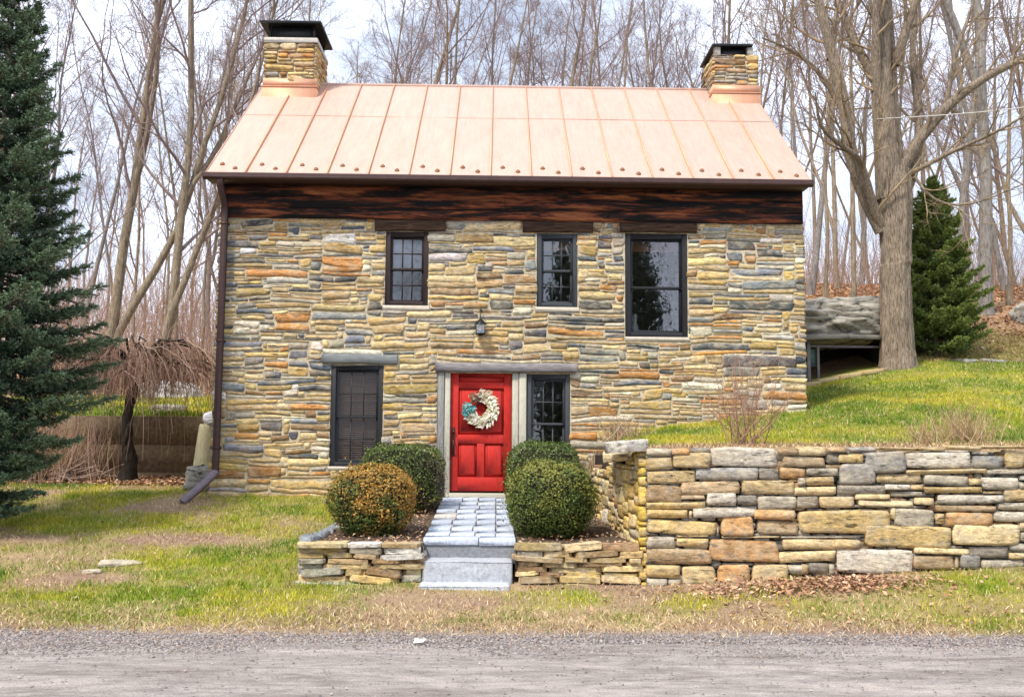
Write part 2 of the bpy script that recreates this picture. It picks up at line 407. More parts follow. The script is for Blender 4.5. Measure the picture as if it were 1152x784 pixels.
# gravel shoulder: small chips, stuff
def chips(name, n, fx, fy, s0, s1, cols, lift=.0):
    x = fx(n); y = fy(n); z = np.maximum(hz(x, y), .012)+lift
    sz = rng.uniform(s0, s1, n)
    base = np.array([(-1, -1, 0), (1, -1, 0), (1, 1, 0), (-1, 1, 0), (0, 0, 1.1)], float)
    a = rng.uniform(0, 6.28, n); ca, sa = np.cos(a), np.sin(a)
    st = rng.uniform(.6, 1.4, (n, 3))
    P = base[None]*st[:, None, :]+rng.uniform(-.35, .35, (n, 5, 3))*np.array([1, 1, .3])
    V = np.stack([P[..., 0]*ca[:, None]-P[..., 1]*sa[:, None], P[..., 0]*sa[:, None]+P[..., 1]*ca[:, None], P[..., 2]-.2], -1)*sz[:, None, None]
    V = V+np.stack([x, y, z], -1)[:, None, :]
    o5 = np.arange(n)[:, None]*5
    T = np.concatenate([o5+np.array(t) for t in ((0, 1, 4), (1, 2, 4), (2, 3, 4), (3, 0, 4))])
    c = np.asarray(cols)[rng.integers(0, len(cols), n)]*rng.uniform(.75, 1.25, (n, 1))
    m = M(); m.add(V.reshape(-1, 3), T=T, col=np.repeat(c, 5, 0)); return kind(m.build(name, m_granite), 'stuff')
GR = [(.19, .165, .16), (.12, .11, .11), (.25, .21, .19), (.20, .15, .12), (.29, .255, .23)]
chips('gravel', 26000, lambda n: rng.uniform(-6, 6.2, n), lambda n: -6.95+.24*rng.standard_normal(n)+.1*np.sin(rng.uniform(0, 6.28, n)), .004, .011, GR)
chips('loose_gravel', 1800, lambda n: rng.uniform(-5, 5.2, n), lambda n: -9.2+2.4*rng.random(n)**.6, .003, .009, GR, .012)

# ------------------------------------------------------------------ stone walling
def C255(*a): return s2l(*a)*.72
PAL = dict(t=C255(196, 168, 118), g=C255(166, 160, 148), b=C255(138, 142, 146), y=C255(212, 179, 112), o=C255(198, 142, 82), l=C255(205, 198, 186),
           d=C255(104, 104, 106), r=C255(158, 126, 90), c=C255(224, 198, 146), s=C255(92, 99, 106), h=C255(236, 226, 200))
def stone(m, s0, s1, t0, t1, pr, col, fr, cr=.18, jit=.1, slope=None, rough=.006, back=.03, cell=.035, warp=0.0):
    """one rough stone in the wall frame fr=(origin, along, up, out)"""
    w, h = s1-s0, t1-t0
    nx = int(np.clip(w/cell, 3, 16)); ny = int(np.clip(h/(cell*.85), 3, 9))
    ex, ey = min(.006/w*2, .4), min(.005/h*2, .4)
    a = np.concatenate([[-1], np.linspace(-1+ex, 1-ex, nx), [1]]); b = np.concatenate([[-1], np.linspace(-1+ey, 1-ey, ny), [1]])
    A, B = np.meshgrid(a, b); sd = rng.uniform(0, 1000)
    p = rng.uniform(.4, 1.6, 4)*cr
    cf = .25*((1-A)*(1-B)*p[0]+(1+A)*(1-B)*p[1]+(1-A)*(1+B)*p[2]+(1+A)*(1+B)*p[3])
    k = cf*np.abs(A)**4*np.abs(B)**4
    mn = min(w, h)
    S = (s0+s1)/2+(A*w/2)-np.sign(A)*k*mn*1.2
    T = (t0+t1)/2+(B*h/2)*(1-k*1.2)
    sl = rng.normal(0, .025) if slope is None else slope
    T = T+sl*(S-(s0+s1)/2)
    q = rng.uniform(-1, 1, (2, 4))*jit
    bl = lambda v: .25*((1-A)*(1-B)*v[0]+(1+A)*(1-B)*v[1]+(1-A)*(1+B)*v[2]+(1+A)*(1+B)*v[3])
    S = S+bl(q[0])*mn*.55+vnoise(T*14+sd, S*3, 0, 1)*jit*mn*.12*np.abs(A)
    T = T+bl(q[1])*h*.38+vnoise(S*6+sd, T*3, 0, 2)*jit*h*.16*np.abs(B)
    if warp:
        T = T+warp*vnoise(S*1.1, T*2.2, 0, 201)+warp*.5*vnoise(S*3.1, T*5, 0, 202); S = S+warp*.6*vnoise(S*2.2+9, T*2.2, 0, 203)
    edge = np.maximum(np.abs(A), np.abs(B))
    D = np.where(edge > .999, -back, pr)
    inner = (edge <= .999)
    rim = (1-np.maximum(((np.abs(A)-(1-3*ex))/(2*ex+1e-6)).clip(0, 1), ((np.abs(B)-(1-3*ey))/(2*ey+1e-6)).clip(0, 1))**2*.10)
    D = np.where(inner, pr*rim+rough*1.6*fbm(S*5, T*42, sd, 4)+rough*1.1*vnoise(S*3+sd, T*6, 0, 5), D)
    D = D+np.where(inner, (A*rng.normal(0, .14)+B*rng.normal(0, .16))*pr, 0)
    og, al, up, nr = fr
    V = og+S[..., None]*al+T[..., None]*up+D[..., None]*nr
    i = np.arange(A.size).reshape(A.shape)
    Qs = np.stack([i[:-1, :-1], i[:-1, 1:], i[1:, 1:], i[1:, :-1]], -1).reshape(-1, 4)
    m.add(V.reshape(-1, 3), Qs, col=col)
def pack(W, H, free, cw, ch, hs, ws, big=None):
    """fill a grid with stones of random size; free(s,t) says where wall is"""
    nx, ny = int(round(W/cw)), int(round(H/ch)); occ = np.zeros((ny, nx), bool)
    SS, TT = np.meshgrid((np.arange(nx)+.5)*cw, (np.arange(ny)+.5)*ch); occ |= ~free(SS, TT)
    out = []
    for j in range(ny):
        i = 0
        while i < nx:
            if occ[j, i]: i += 1; continue
            hs_, ws_ = (hs, ws) if big is None else big(i*cw, j*ch)
            hh = min(int(rng.choice(len(hs_), p=hs_))+1, ny-j); ww = int(rng.uniform(*ws_)*(1+.12*hh))
            run = 1
            while i+run < nx and not occ[j, i+run] and run < ww+3: run += 1
            if run <= ww+2: ww = run
            ww = max(1, ww)
            while hh > 1 and occ[j:j+hh, i:i+ww].any(): hh -= 1
            occ[j:j+hh, i:i+ww] = True; out.append((i*cw, (i+ww)*cw, j*ch, (j+hh)*ch)); i += ww
    return out
def rc(keys, pr):
    k = keys[rng.choice(len(keys), p=np.array(pr)/sum(pr))]
    return PAL[k]*rng.uniform(.62, 1.22)*np.array([1, rng.uniform(.95, 1.04), rng.uniform(.85, 1.1)])
HK, HP = 'tycogrbsdlh', [24, 13, 19, 11, 9, 9, 9, 9, 7, 6, 8]
VX, VY, VZ = np.eye(3)

# ------------------------------------------------------------------ the house
house = thing('stone_house', 'two storey stone house with copper standing seam roof and red front door', 'house')
HX0, HX1, HD = -4.70, 4.85, 6.2
EAVE_Z, RIDGE_Z, RIDGE_Y, EAVE_Y = 5.87, 8.66, 3.1, -.36
WIN = dict(a=(-1.99, -1.29, 3.83, 5.04), b=(.47, 1.135, 3.83, 5.04), c=(1.91, 2.93, 3.36, 5.06), d=(-2.82, -1.98, 1.24, 2.86), e=(.32, 1.02, 1.15, 2.74))
DOOR = (-1.115, .32, .55, 2.745)
LINT = [(-2.17, -1.02, 5.045, 5.24), (.235, 1.385, 5.045, 5.24), (1.82, 3.08, 5.065, 5.24), (-2.97, -1.76, 2.875, 3.03), (-1.15, 1.12, 2.76, 2.91)]
OPEN = list(WIN.values())+[DOOR]
SILLS = [(-2.02, -1.26, 3.755, 3.83), (.44, 1.165, 3.755, 3.83), (1.90, 2.95, 3.30, 3.36), (-2.84, -1.9, 1.19, 1.24)]
def free_front(S, T):
    x, z = S+HX0, T+.25; ok = np.ones(S.shape, bool)
    for a, b, c, d in OPEN+LINT+SILLS: ok &= ~((x > a-.005) & (x < b+.005) & (z > c-.005) & (z < d+.005))
    return ok
fm = M(); FR = (np.array([HX0, 0, .25]), VX, VZ, -VY)
H1 = [.22, .36, .24, .12, .06]
def bigf(s, t):
    if t < .75: return [.05, .2, .3, .25, .2], (6, 20)
    return H1, ((2, 9) if rng.random() < .35 else (5, 20))
for s0, s1, t0, t1 in pack(HX1-HX0, 4.99, free_front, .04, .031, H1, (3, 15), bigf):
    x, z = (s0+s1)/2+HX0, (t0+t1)/2+.25
    c = rc(HK, HP)
    if z < 1.35 and x < -1.8: c = rc('tyocg', [3, 6, 3, 3, 2]) 
    if z < 2.6 and x > 1.1: c = rc('tyocrgh', [6, 3, 3, 4, 2, 5, 2])
    g = .0028
    stone(fm, s0+g, s1-g, t0+g, t1-g, rng.uniform(.005, .019), c, FR, cr=.08, jit=.46, warp=.028, rough=.0016)
front = fm.build('wall', m_stone, house)
# mortar shell of the front wall with its openings
mm = M()
xs = sorted({HX0+.02, HX1-.02}|{v for o in OPEN for v in o[:2]}); zs = sorted({.1, 5.90}|{v for o in OPEN for v in o[2:]})
isop = lambda x, z: any(a < x < b and c < z < d for a, b, c, d in OPEN)
y0, y1 = -.0035, .42
for i in range(len(xs)-1):
    for j in range(len(zs)-1):
        xa, xb, za, zb = xs[i], xs[i+1], zs[j], zs[j+1]; cx_, cz_ = (xa+xb)/2, (za+zb)/2
        if isop(cx_, cz_): continue
        mm.add([(xa, y0, za), (xb, y0, za), (xb, y0, zb), (xa, y0, zb)], [(0, 1, 2, 3)])
        mm.add([(xa, y1, za), (xb, y1, za), (xb, y1, zb), (xa, y1, zb)], [(3, 2, 1, 0)])
        if isop(cx_, zb+.001): mm.add([(xa, y0, zb), (xb, y0, zb), (xb, y1, zb), (xa, y1, zb)], [(0, 1, 2, 3)])
        if isop(cx_, za-.001): mm.add([(xa, y0, za), (xb, y0, za), (xb, y1, za), (xa, y1, za)], [(3, 2, 1, 0)])
        if isop(xb+.001, cz_): mm.add([(xb, y0, za), (xb, y0, zb), (xb, y1, zb), (xb, y1, za)], [(3, 2, 1, 0)])
        if isop(xa-.001, cz_): mm.add([(xa, y0, za), (xa, y0, zb), (xa, y1, zb), (xa, y1, za)], [(0, 1, 2, 3)])
# gables and back as mortar panels (pentagons as quad + triangle)
for x in (HX0+.02, HX1-.02):
    mm.add([(x, .0, .1), (x, HD, .1), (x, HD, 5.9), (x, 0, 5.9), (x, RIDGE_Y, RIDGE_Z-.14)], [(0, 1, 2, 3)], [(3, 2, 4)])
mm.box(HX0+.02, HX1-.02, HD-.4, HD, .1, 5.9)
mm.build('mortar', m_mortar, front)
# gable stones
def gable(x, out, al):
    g = M(); og = np.array([x, 0 if al[1] > 0 else HD, .5])
    slope = (RIDGE_Z-.3-5.9)/RIDGE_Y
    fr = (og, al, VZ, out)
    fre = lambda S, T: (T+.5 < 5.9) | (T+.5 < 5.9+slope*(RIDGE_Y-np.abs(S-RIDGE_Y))-.05)
    for s0, s1, t0, t1 in pack(HD, RIDGE_Z-.5, fre, .06, .045, H1, (3, 12)):
        stone(g, s0+.007, s1-.007, t0+.007, t1-.007, rng.uniform(.012, .035), rc(HK, HP), fr, cr=.3, jit=.25, cell=.07)
    return g.build('wall', m_stone, house)
gable(HX0+.02, -VX, -VY); gable(HX1-.02, VX, VY)
# dark horizontal boards under the eave
bm_ = M(); z = 5.235
for k_, hh in enumerate((.17, .20, .19, .12)):
    x = HX0+.03
    while x < HX1-.02:
        x2 = min(x+rng.uniform(2.6, 5.2), HX1-.02)
        if HX1-x2 < 1: x2 = HX1-.02
        n = 24; xx = np.linspace(x+.003, x2-.003, n); off = rng.uniform(0, .008)
        yb = -.045-off+.006*vnoise(xx*2, 0*xx, k_*7, 3); zt = z+hh-.006+.004*vnoise(xx*3, 0*xx, k_, 5); zb_ = z+.004*vnoise(xx*3, 0*xx, k_-1, 5)
        V = np.concatenate([np.stack([xx, 0*xx-.005, zb_], -1), np.stack([xx, yb, zb_], -1), np.stack([xx, yb, zt], -1), np.stack([xx, 0*xx-.005, zt], -1)])
        i = np.arange(n-1)
        Qb = [np.stack([r*n+i, ((r+1) % 4)*n+i, ((r+1) % 4)*n+i+1, r*n+i+1], -1) for r in range(4)]
        bm_.add(V, np.concatenate(Qb+[np.array([[0, n, 2*n, 3*n], [n-1, 4*n-1, 3*n-1, 2*n-1]])]))
        x = x2
    z += hh
bm_.build('frieze_board', m_boards, house)
for i, (a, b, c, d) in enumerate(LINT):
    lm = M(); xx = np.linspace(a, b, 18); pr = (-.055, -.055, -.055, -.06, -.10)[i]
    zt = d+.008*vnoise(xx*3, 0*xx, i, 6)-.004; zb_ = c+.008*vnoise(xx*3, 0*xx, i+9, 6)+.004; n = 18
    if i < 3: zt = np.minimum(zt, 5.232)
    yy = pr+.012*vnoise(xx*4, 0*xx, i, 8)
    bz = .018
    V = np.concatenate([np.stack([xx, 0*xx+.3, zb_], -1), np.stack([xx, yy+bz, zb_], -1), np.stack([xx, yy, zb_+bz], -1), np.stack([xx, yy, zt-bz], -1), np.stack([xx, yy+bz, zt], -1), np.stack([xx, 0*xx+.3, zt], -1)])
    q = np.arange(n-1)
    Qb = [np.stack([r*n+q, ((r+1) % 6)*n+q, ((r+1) % 6)*n+q+1, r*n+q+1], -1) for r in range(6)]
    caps = [(0, n, 2*n, 3*n), (0, 3*n, 4*n, 5*n), (n-1, 4*n-1, 3*n-1, 2*n-1), (n-1, 6*n-1, 5*n-1, 4*n-1)]
    lm.add(V, np.concatenate(Qb+[np.array(caps)]))
    lm.build('lintel', (m_lintel, m_lintel, m_lintel, plain('slate_lintel', (.19, .20, .20), .9, 0, .4, 9, .2, (.6, 3, 4), .6), m_greywood)[i], house)
for i, (a, b, c, d) in enumerate(SILLS):
    M().box(a, b, -.03, .25, c, d-.003, bev=.01).build('sill', m_sill, house)

# windows
def window(o, cols, rows, meet=None, mat=m_blackpaint, case=.075, muntin=.02, shade=None, blind=False, lower=True):
    x0, x1, z0, z1 = o; g = .004
    x0 += g; x1 -= g; z0 += g; z1 -= g
    f = M(); ya, yb = .005, .16
    f.box(x0, x0+case, ya, yb, z0, z1, bev=.006); f.box(x1-case, x1, ya, yb, z0, z1, bev=.006)
    f.box(x0+case, x1-case, ya+.002, yb-.002, z1-case, z1, bev=.006); f.box(x0+case, x1-case, ya-.012, yb-.002, z0, z0+case*.85, bev=.006)
    w = f.build('window', mat, house)
    a, b, c, d = x0+case, x1-case, z0+case*.85, z1-case
    mid = (c+d)/2 if meet is None else meet
    for k, (lo, hi, yo) in enumerate(((mid-.018, d, .05), (c, mid+.018, .085))):
        s = M(); st = .038; y0_, y1_ = yo, yo+.034
        s.box(a, a+st, y0_, y1_, lo, hi, bev=.004); s.box(b-st, b, y0_, y1_, lo, hi, bev=.004)
        s.box(a+st, b-st, y0_+.001, y1_-.001, lo, lo+st, bev=.004); s.box(a+st, b-st, y0_+.001, y1_-.001, hi-st, hi, bev=.004)
        gl0, gl1, gz0, gz1 = a+st, b-st, lo+st, hi-st
        for q in range(1, cols[k]):
            xx = gl0+(gl1-gl0)*q/cols[k]; s.box(xx-muntin/2, xx+muntin/2, y0_+.005, y1_-.008, gz0, gz1)
        for q in range(1, rows[k]):
            zz = gz0+(gz1-gz0)*q/rows[k]; s.box(gl0, gl1, y0_+.007, y1_-.010, zz-muntin/2, zz+muntin/2)
        so = s.build('sash', mat, w)
        p = M(); n = 5
        yp = y0_+.020
        p.add([(gl0-.01, yp, gz0-.01), (gl1+.01, yp, gz0-.01), (gl1+.01, yp, gz1+.01), (gl0-.01, yp, gz1+.01)], [(0, 1, 2, 3)])
        p.build('pane', m_screen if blind else m_glass, w)
    if shade:
        s = M(); n = 12; xx = np.linspace(a, b, n); yy = .19+.01*np.cos(np.arange(n)*2.2)
        V = np.concatenate([np.stack([xx, yy, 0*xx+shade], -1), np.stack([xx, yy, 0*xx+d], -1), np.stack([xx, yy+.012, 0*xx+d], -1), np.stack([xx, yy+.012, 0*xx+shade], -1)])
        q = np.arange(n-1); s.add(V, np.concatenate([np.stack([r*n+q, r*n+q+1, ((r+1) % 4)*n+q+1, ((r+1) % 4)*n+q], -1) for r in range(4)]))
        s.build('shade', m_shade, w)
    if blind:
        s = M(); z = c
        while z < d:
            V = [(a+.01, .150, z), (b-.01, .150, z), (b-.01, .166, z+.040), (a+.01, .166, z+.040), (a+.01, .154, z), (b-.01, .154, z), (b-.01, .170, z+.040), (a+.01, .170, z+.040)]
            s.add(V, [(0, 1, 2, 3), (5, 4, 7, 6), (0, 4, 5, 1), (3, 2, 6, 7)]); z += .036
        s.build('blind', m_blind, w)
    return w
m_winbrown = plain('dark_brown_paint', (.040, .026, .024), .6, 0, .5, 20, .3, (6, 6, 1), .15)
m_wingrey = plain('slate_grey_paint', (.055, .06, .066), .6, 0, .35, 20, .3, (6, 6, 1), .15)
window(WIN['a'], (3, 3), (2, 2), mat=m_winbrown, shade=4.40)
window(WIN['b'], (3, 3), (2, 2), mat=m_wingrey)
window(WIN['c'], (1, 1), (1, 1), meet=4.17, mat=m_blackpaint, case=.085)
window(WIN['d'], (3, 3), (2, 2), meet=2.03, blind=True, muntin=.012)
window(WIN['e'], (3, 3), (2, 2), mat=m_wingrey, muntin=.018)
# door surround and door
jm = M()
jm.box(-1.115+.004, -1.0, -.045, .30, .70, 2.755, bev=.012)
o = jm.build('door_post', plain('grey_post', (.25, .24, .22), .9, 0, .4, 12, .2, (5, 5, .6), .5), house)
jm = M(); jm.box(-.996, -.905, -.02, .30, .80, 2.755, bev=.006); jm.build('door_frame', m_jamb, house)
jm = M(); jm.box(.085, .19, -.02, .30, .80, 2.755, bev=.006); jm.box(.194, .316, -.035, .30, .70, 2.755, bev=.008); jm.build('door_frame', m_jamb, house)
M().box(-.96, .14, -.12, .30, .70, .835, bev=.012).build('threshold', m_jamb, house)
dm = M(); dx0, dx1, dz0, dz1 = -.90, .08, .865, 2.745
yb, yf, yp = .10, .045, .075
st, mid_ = .125, (dx0+dx1)/2
dm.box(dx0, dx0+st, yf, yb, dz0, dz1, bev=.003); dm.box(dx1-st, dx1, yf, yb, dz0, dz1, bev=.003)
rails = [(dz0, dz0+.22), (1.62, 1.76), (2.50, 2.60), (dz1-.06, dz1)]
for a, b in rails: dm.box(dx0+st, dx1-st, yf+.001, yb-.001, a, b, bev=.003)
dm.box(mid_-.06, mid_+.06, yf+.002, yb-.002, dz0+.22, 1.62, bev=.003)
for a, b, c, d in [(dx0+st, mid_-.06, dz0+.22, 1.62), (mid_+.06, dx1-st, dz0+.22, 1.62), (dx0+st, dx1-st, 1.76, 2.50), (dx0+st, dx1-st, 2.60, dz1-.06)]:
    dm.box(a, b, yp, yb-.003, c, d)
    if d-c > .2:
        dm.box(a+.035, b-.035, yp-.018, yp+.01, c+.035, d-.035, bev=.012)
door = dm.build('door', m_red, house)
hm = M(); hx = dx0+.055
hm.box(hx-.022, hx+.022, yf-.014, yf+.004, 1.42, 1.88, bev=.006)
hm.tubes([(hx, yf-.012, 1.47), (hx, yf-.06, 1.50), (hx, yf-.075, 1.58), (hx, yf-.06, 1.66), (hx, yf-.012, 1.69)], [.010, .011, .011, .011, .010], 8)
hm.tubes([(hx, yf-.01, 1.80), (hx, yf-.035, 1.80), (hx, yf-.04, 1.80)], [.024, .022, .005], 10)
hm.build('handle', m_brass, door, smooth=False)

# roof
rfm = M(); RX0, RX1 = -4.85, 4.87
sl = (RIDGE_Z-EAVE_Z)/(RIDGE_Y-EAVE_Y); nv = np.array([0, -sl, 1])/math.hypot(sl, 1); dv = np.array([0, 1, sl])/math.hypot(sl, 1)
SLEN = math.hypot(RIDGE_Y-EAVE_Y, RIDGE_Z-EAVE_Z)
def roof_slab(side):
    n = 44; m_ = 10
    S, T = np.meshgrid(np.linspace(RX0, RX1, n), np.linspace(0, 1, m_))
    yy = EAVE_Y+(RIDGE_Y-EAVE_Y)*T; zz = EAVE_Z+(RIDGE_Z-EAVE_Z)*T+.006*fbm(S*1.2, T*3, side, 12)
    if side: yy = 2*RIDGE_Y-yy
    i = np.arange(S.size).reshape(S.shape)
    Qs = np.stack([i[:-1, :-1], i[:-1, 1:], i[1:, 1:], i[1:, :-1]], -1).reshape(-1, 4)
    rfm.add(np.stack([S, yy, zz], -1).reshape(-1, 3), Qs if not side else Qs[:, ::-1])
    zz = zz-.07
    rfm.add(np.stack([S, yy, zz], -1).reshape(-1, 3), Qs[:, ::-1] if not side else Qs)
roof_slab(0); roof_slab(1)
def along(x, t, up=0.0): return np.array([x, EAVE_Y, EAVE_Z])+dv*t+nv*up
def strip(m, xa, xb, ta, tb, h, col=None):
    V = [along(x, t, u) for u in (0.0, h) for t in (ta, tb) for x in (xa, xb)]
    m.add(V, [(4, 5, 7, 6), (0, 1, 5, 4), (2, 6, 7, 3), (0, 4, 6, 2), (1, 3, 7, 5)], col=col)
# rake faces and ridge cap, cross lock
for x in (RX0, RX1-.012): strip(rfm, x, x+.012, 0, SLEN, .012)
x_ = RX0+.02
strip(rfm, RX0+.02, RX1-.02, SLEN*.60, SLEN*.60+.02, .007)
rfm.box(RX0, RX1, RIDGE_Y-.03, RIDGE_Y+.03, RIDGE_Z-.03, RIDGE_Z+.028, bev=.008)
for x in (RX0, RX1):
    for s_ in (0, 1):
        ys = [EAVE_Y, RIDGE_Y] if not s_ else [2*RIDGE_Y-EAVE_Y, RIDGE_Y]
        rfm.add([(x, ys[0], EAVE_Z-.07), (x, ys[0], EAVE_Z), (x, ys[1], RIDGE_Z), (x, ys[1], RIDGE_Z-.07)], [(0, 1, 2, 3)])
rfm.add([(RX0, EAVE_Y, EAVE_Z-.07), (RX1, EAVE_Y, EAVE_Z-.07), (RX1, EAVE_Y, EAVE_Z), (RX0, EAVE_Y, EAVE_Z)], [(0, 1, 2, 3)])
roof = rfm.build('roof', m_copper, house)
sm = M(); seam_x = [RX0+.6525*(i+.98) for i in range(14)]
for x in seam_x:
    strip(sm, x-.008, x+.008, .0, SLEN-.01, .038)
sm.build('standing_seam', m_copperdark, roof)
bays = [RX0]+seam_x+[RX1]
gproto = None
for i in range(len(bays)-1):
    a, b = bays[i], bays[i+1]
    for q, (fx, t) in enumerate(((.30, .36), (.68, .20))):
        if b-a < .4 and q == 0: continue
        if gproto is None:
            g = M(); th = np.linspace(0, 6.283, 9)[:-1]
            ring = lambda r, h, sh=0: [(.9*r*math.cos(t_), r*math.sin(t_)*.95+sh, h*.6) for t_ in th]
            V = ring(.046, .002)+ring(.044, .020)+ring(.032, .040, .004)+ring(.018, .056, .008)+[(0, .008, .036)]
            Qg = [(r*8+i_, r*8+(i_+1) % 8, (r+1)*8+(i_+1) % 8, (r+1)*8+i_) for r in range(3) for i_ in range(8)]
            g.add(V, Qg, [(24+i_, 24+(i_+1) % 8, 32) for i_ in range(8)])
            go = g.build('snow_guard', m_guard, roof); gproto = go
        else:
            go = gproto.copy(); COL.objects.link(go); go.parent = roof
        p = along(a+(b-a)*fx, t+.02*math.sin(i*3.1)); go.location = p; go.rotation_euler = (math.atan(sl), 0, 0)
# gutter, fascia and downspout
gt = M(); xx = np.linspace(RX0, RX1, 40); n = 40
prof = [(-.36, 5.86), (-.365, 5.775), (-.395, 5.755), (-.47, 5.765), (-.485, 5.80), (-.47, 5.825), (-.485, 5.85), (-.475, 5.862), (-.455, 5.85), (-.44, 5.79), (-.39, 5.78)]
V = np.concatenate([np.stack([xx, 0*xx+p[0], 0*xx+p[1]], -1) for p in prof]); q = np.arange(n-1)
gt.add(V, np.concatenate([np.stack([r*n+q, r*n+q+1, (r+1)*n+q+1, (r+1)*n+q], -1) for r in range(len(prof)-1)]))
for e in (0, n-1):
    gt.add([V[r*n+e] for r in (0, 1, 2, 3, 4, 6, 7)], [(0, 1, 2, 3)], [(0, 3, 4), (0, 4, 5), (0, 5, 6)])
gt.build('gutter', m_brownpaint, house)
M().box(RX0+.03, RX1-.03, EAVE_Y+.002, -.06, 5.775, 5.80).build('soffit', m_brownpaint, house)
def rtube(m, P, w, d):
    """rectangular pipe along P"""
    P = np.asarray(P, float); T = np.gradient(P, axis=0); T /= np.linalg.norm(T, axis=1)[:, None]
    A = np.tile(VX, (len(P), 1)); A = A-T*(A*T).sum(1)[:, None]; A /= np.linalg.norm(A, axis=1)[:, None]; B = np.cross(T, A)
    V = np.concatenate([P[:, None]+A[:, None]*sx*w/2+B[:, None]*sy*d/2 for sx, sy in ((-1, -1), (1, -1), (1, 1), (-1, 1))], 1)
    k = len(P); i = np.arange(k-1)[:, None]*4+np.arange(4); j = np.arange(k-1)[:, None]*4+(np.arange(4)+1) % 4
    m.add(V.reshape(-1, 3), np.stack([i, j, j+4, i+4], -1).reshape(-1, 4)); m.add(V[0], [(3, 2, 1, 0)]); m.add(V[-1], [(0, 1, 2, 3)])
ds = M(); dxp = -4.58
rtube(ds, [(dxp, -.42, 5.76), (dxp, -.42, 5.66), (dxp, -.11, 5.42), (dxp, -.11, 5.30), (dxp, -.11, 3.2), (dxp, -.11, 1.16), (dxp, -.11, 1.10)], .095, .075)
for z_ in (5.1, 3.2, 1.5): ds.box(dxp-.056, dxp+.056, -.155, -.0, z_, z_+.03)
do = ds.build('downspout', m_brownpaint, house)
ds = M(); rtube(ds, [(dxp+.02, -.13, 1.14), (dxp-.16, -.40, .90), (dxp-.33, -.62, .70)], .10, .08)
ds.build('spout_end', plain('weathered_lead', (.20, .15, .17), .7, 0, .35, 9), do)

# chimneys
m_granite_plain = plain('pale_brick', (.42, .38, .32), .9, 0, .3, 14)
def chimney(x0, x1, zb, zt, style):
    ya, yb_ = 2.55, 3.65
    c = M()
    for og, al, nr, ln in ((np.array([x0, ya, zb]), VX, -VY, x1-x0), (np.array([x1, ya, zb]), VY, VX, yb_-ya), (np.array([x0, yb_, zb]), -VY, -VX, yb_-ya), (np.array([x1, yb_, zb]), -VX, VY, x1-x0)):
        for s0, s1, t0, t1 in pack(ln, zt-zb, lambda S, T: S > -1, .04, .034, [.15, .4, .3, .15], (4, 14)):
            stone(c, s0+.005, s1-.005, t0+.005, t1-.005, rng.uniform(.01, .025), rc('tycogrl', [6, 5, 4, 2, 2, 2, 1]) if style == 0 else rc('tygrod', [5, 2, 5, 4, 1, 2]), (og, al, VZ, nr), cr=.3, jit=.25)
    co = c.build('chimney', m_stone, house)
    M().box(x0+.015, x1-.015, ya+.015, yb_-.015, zb-1.0, zt-.004).build('chimney_core', m_mortar, co)
    f = M(); zf = EAVE_Z+(ya-EAVE_Y)*sl
    f.box(x0-.035, x1+.035, ya-.045, yb_+.045, zb-.55, zf+.16); f.box(x0-.05, x1+.05, ya-.06, yb_+.06, zf+.16, zf+.185, bev=.008); f.box(x0-.02, x1+.02, ya-.03, yb_+.03, zf+.185, zf+.33)
    f.build('flashing', m_flash, co)
    k = M()
    if style == 0:
        M().box(x0-.03, x1+.03, ya-.03, yb_+.03, zt, zt+.10, bev=.01).build('crown_slab', plain('pale_concrete', (.5, .46, .4), .9, 0, .2, 9), co)
        k.box(x0-.10, x1+.10, ya-.10, yb_+.10, zt+.36, zt+.41, bev=.008)
        for ax in (x0+.04, x1-.08):
            for ay in (ya+.03, yb_-.07): k.box(ax, ax+.04, ay, ay+.04, zt+.10, zt+.36)
        k.box(x0+.09, x1-.09, ya+.055, yb_-.055, zt+.10, zt+.352)
        for i in range(14): 
            xx_ = x0+.09+(x1-x0-.18)*(i+.5)/14; k.box(xx_-.004, xx_+.004, ya+.047, ya+.06, zt+.10, zt+.355)
        k.build('chimney_cap', m_iron, co)
    else:
        for ax in (x0+.03, x1-.20):
            for ay in (ya+.03, yb_-.16): M().box(ax, ax+.12, ay, ay+.12, zt-.01, zt+.18, bev=.01).build('cap_pier', m_granite_plain, co)
        k.box(x0-.02, x1-.10, ya-.02, yb_+.02, zt+.18, zt+.225, bev=.006)
        k.box(x0+.17, x1-.22, ya+.09, yb_-.09, zt-.01, zt+.177)  # black block stands in for the shade in the open gap under the slab
        k.build('chimney_cap', m_iron, co)
    return co
chimney(-4.70, -3.72, 8.15, 9.27, 0)
chimney(3.99, 4.86, 8.15, 9.16, 1)
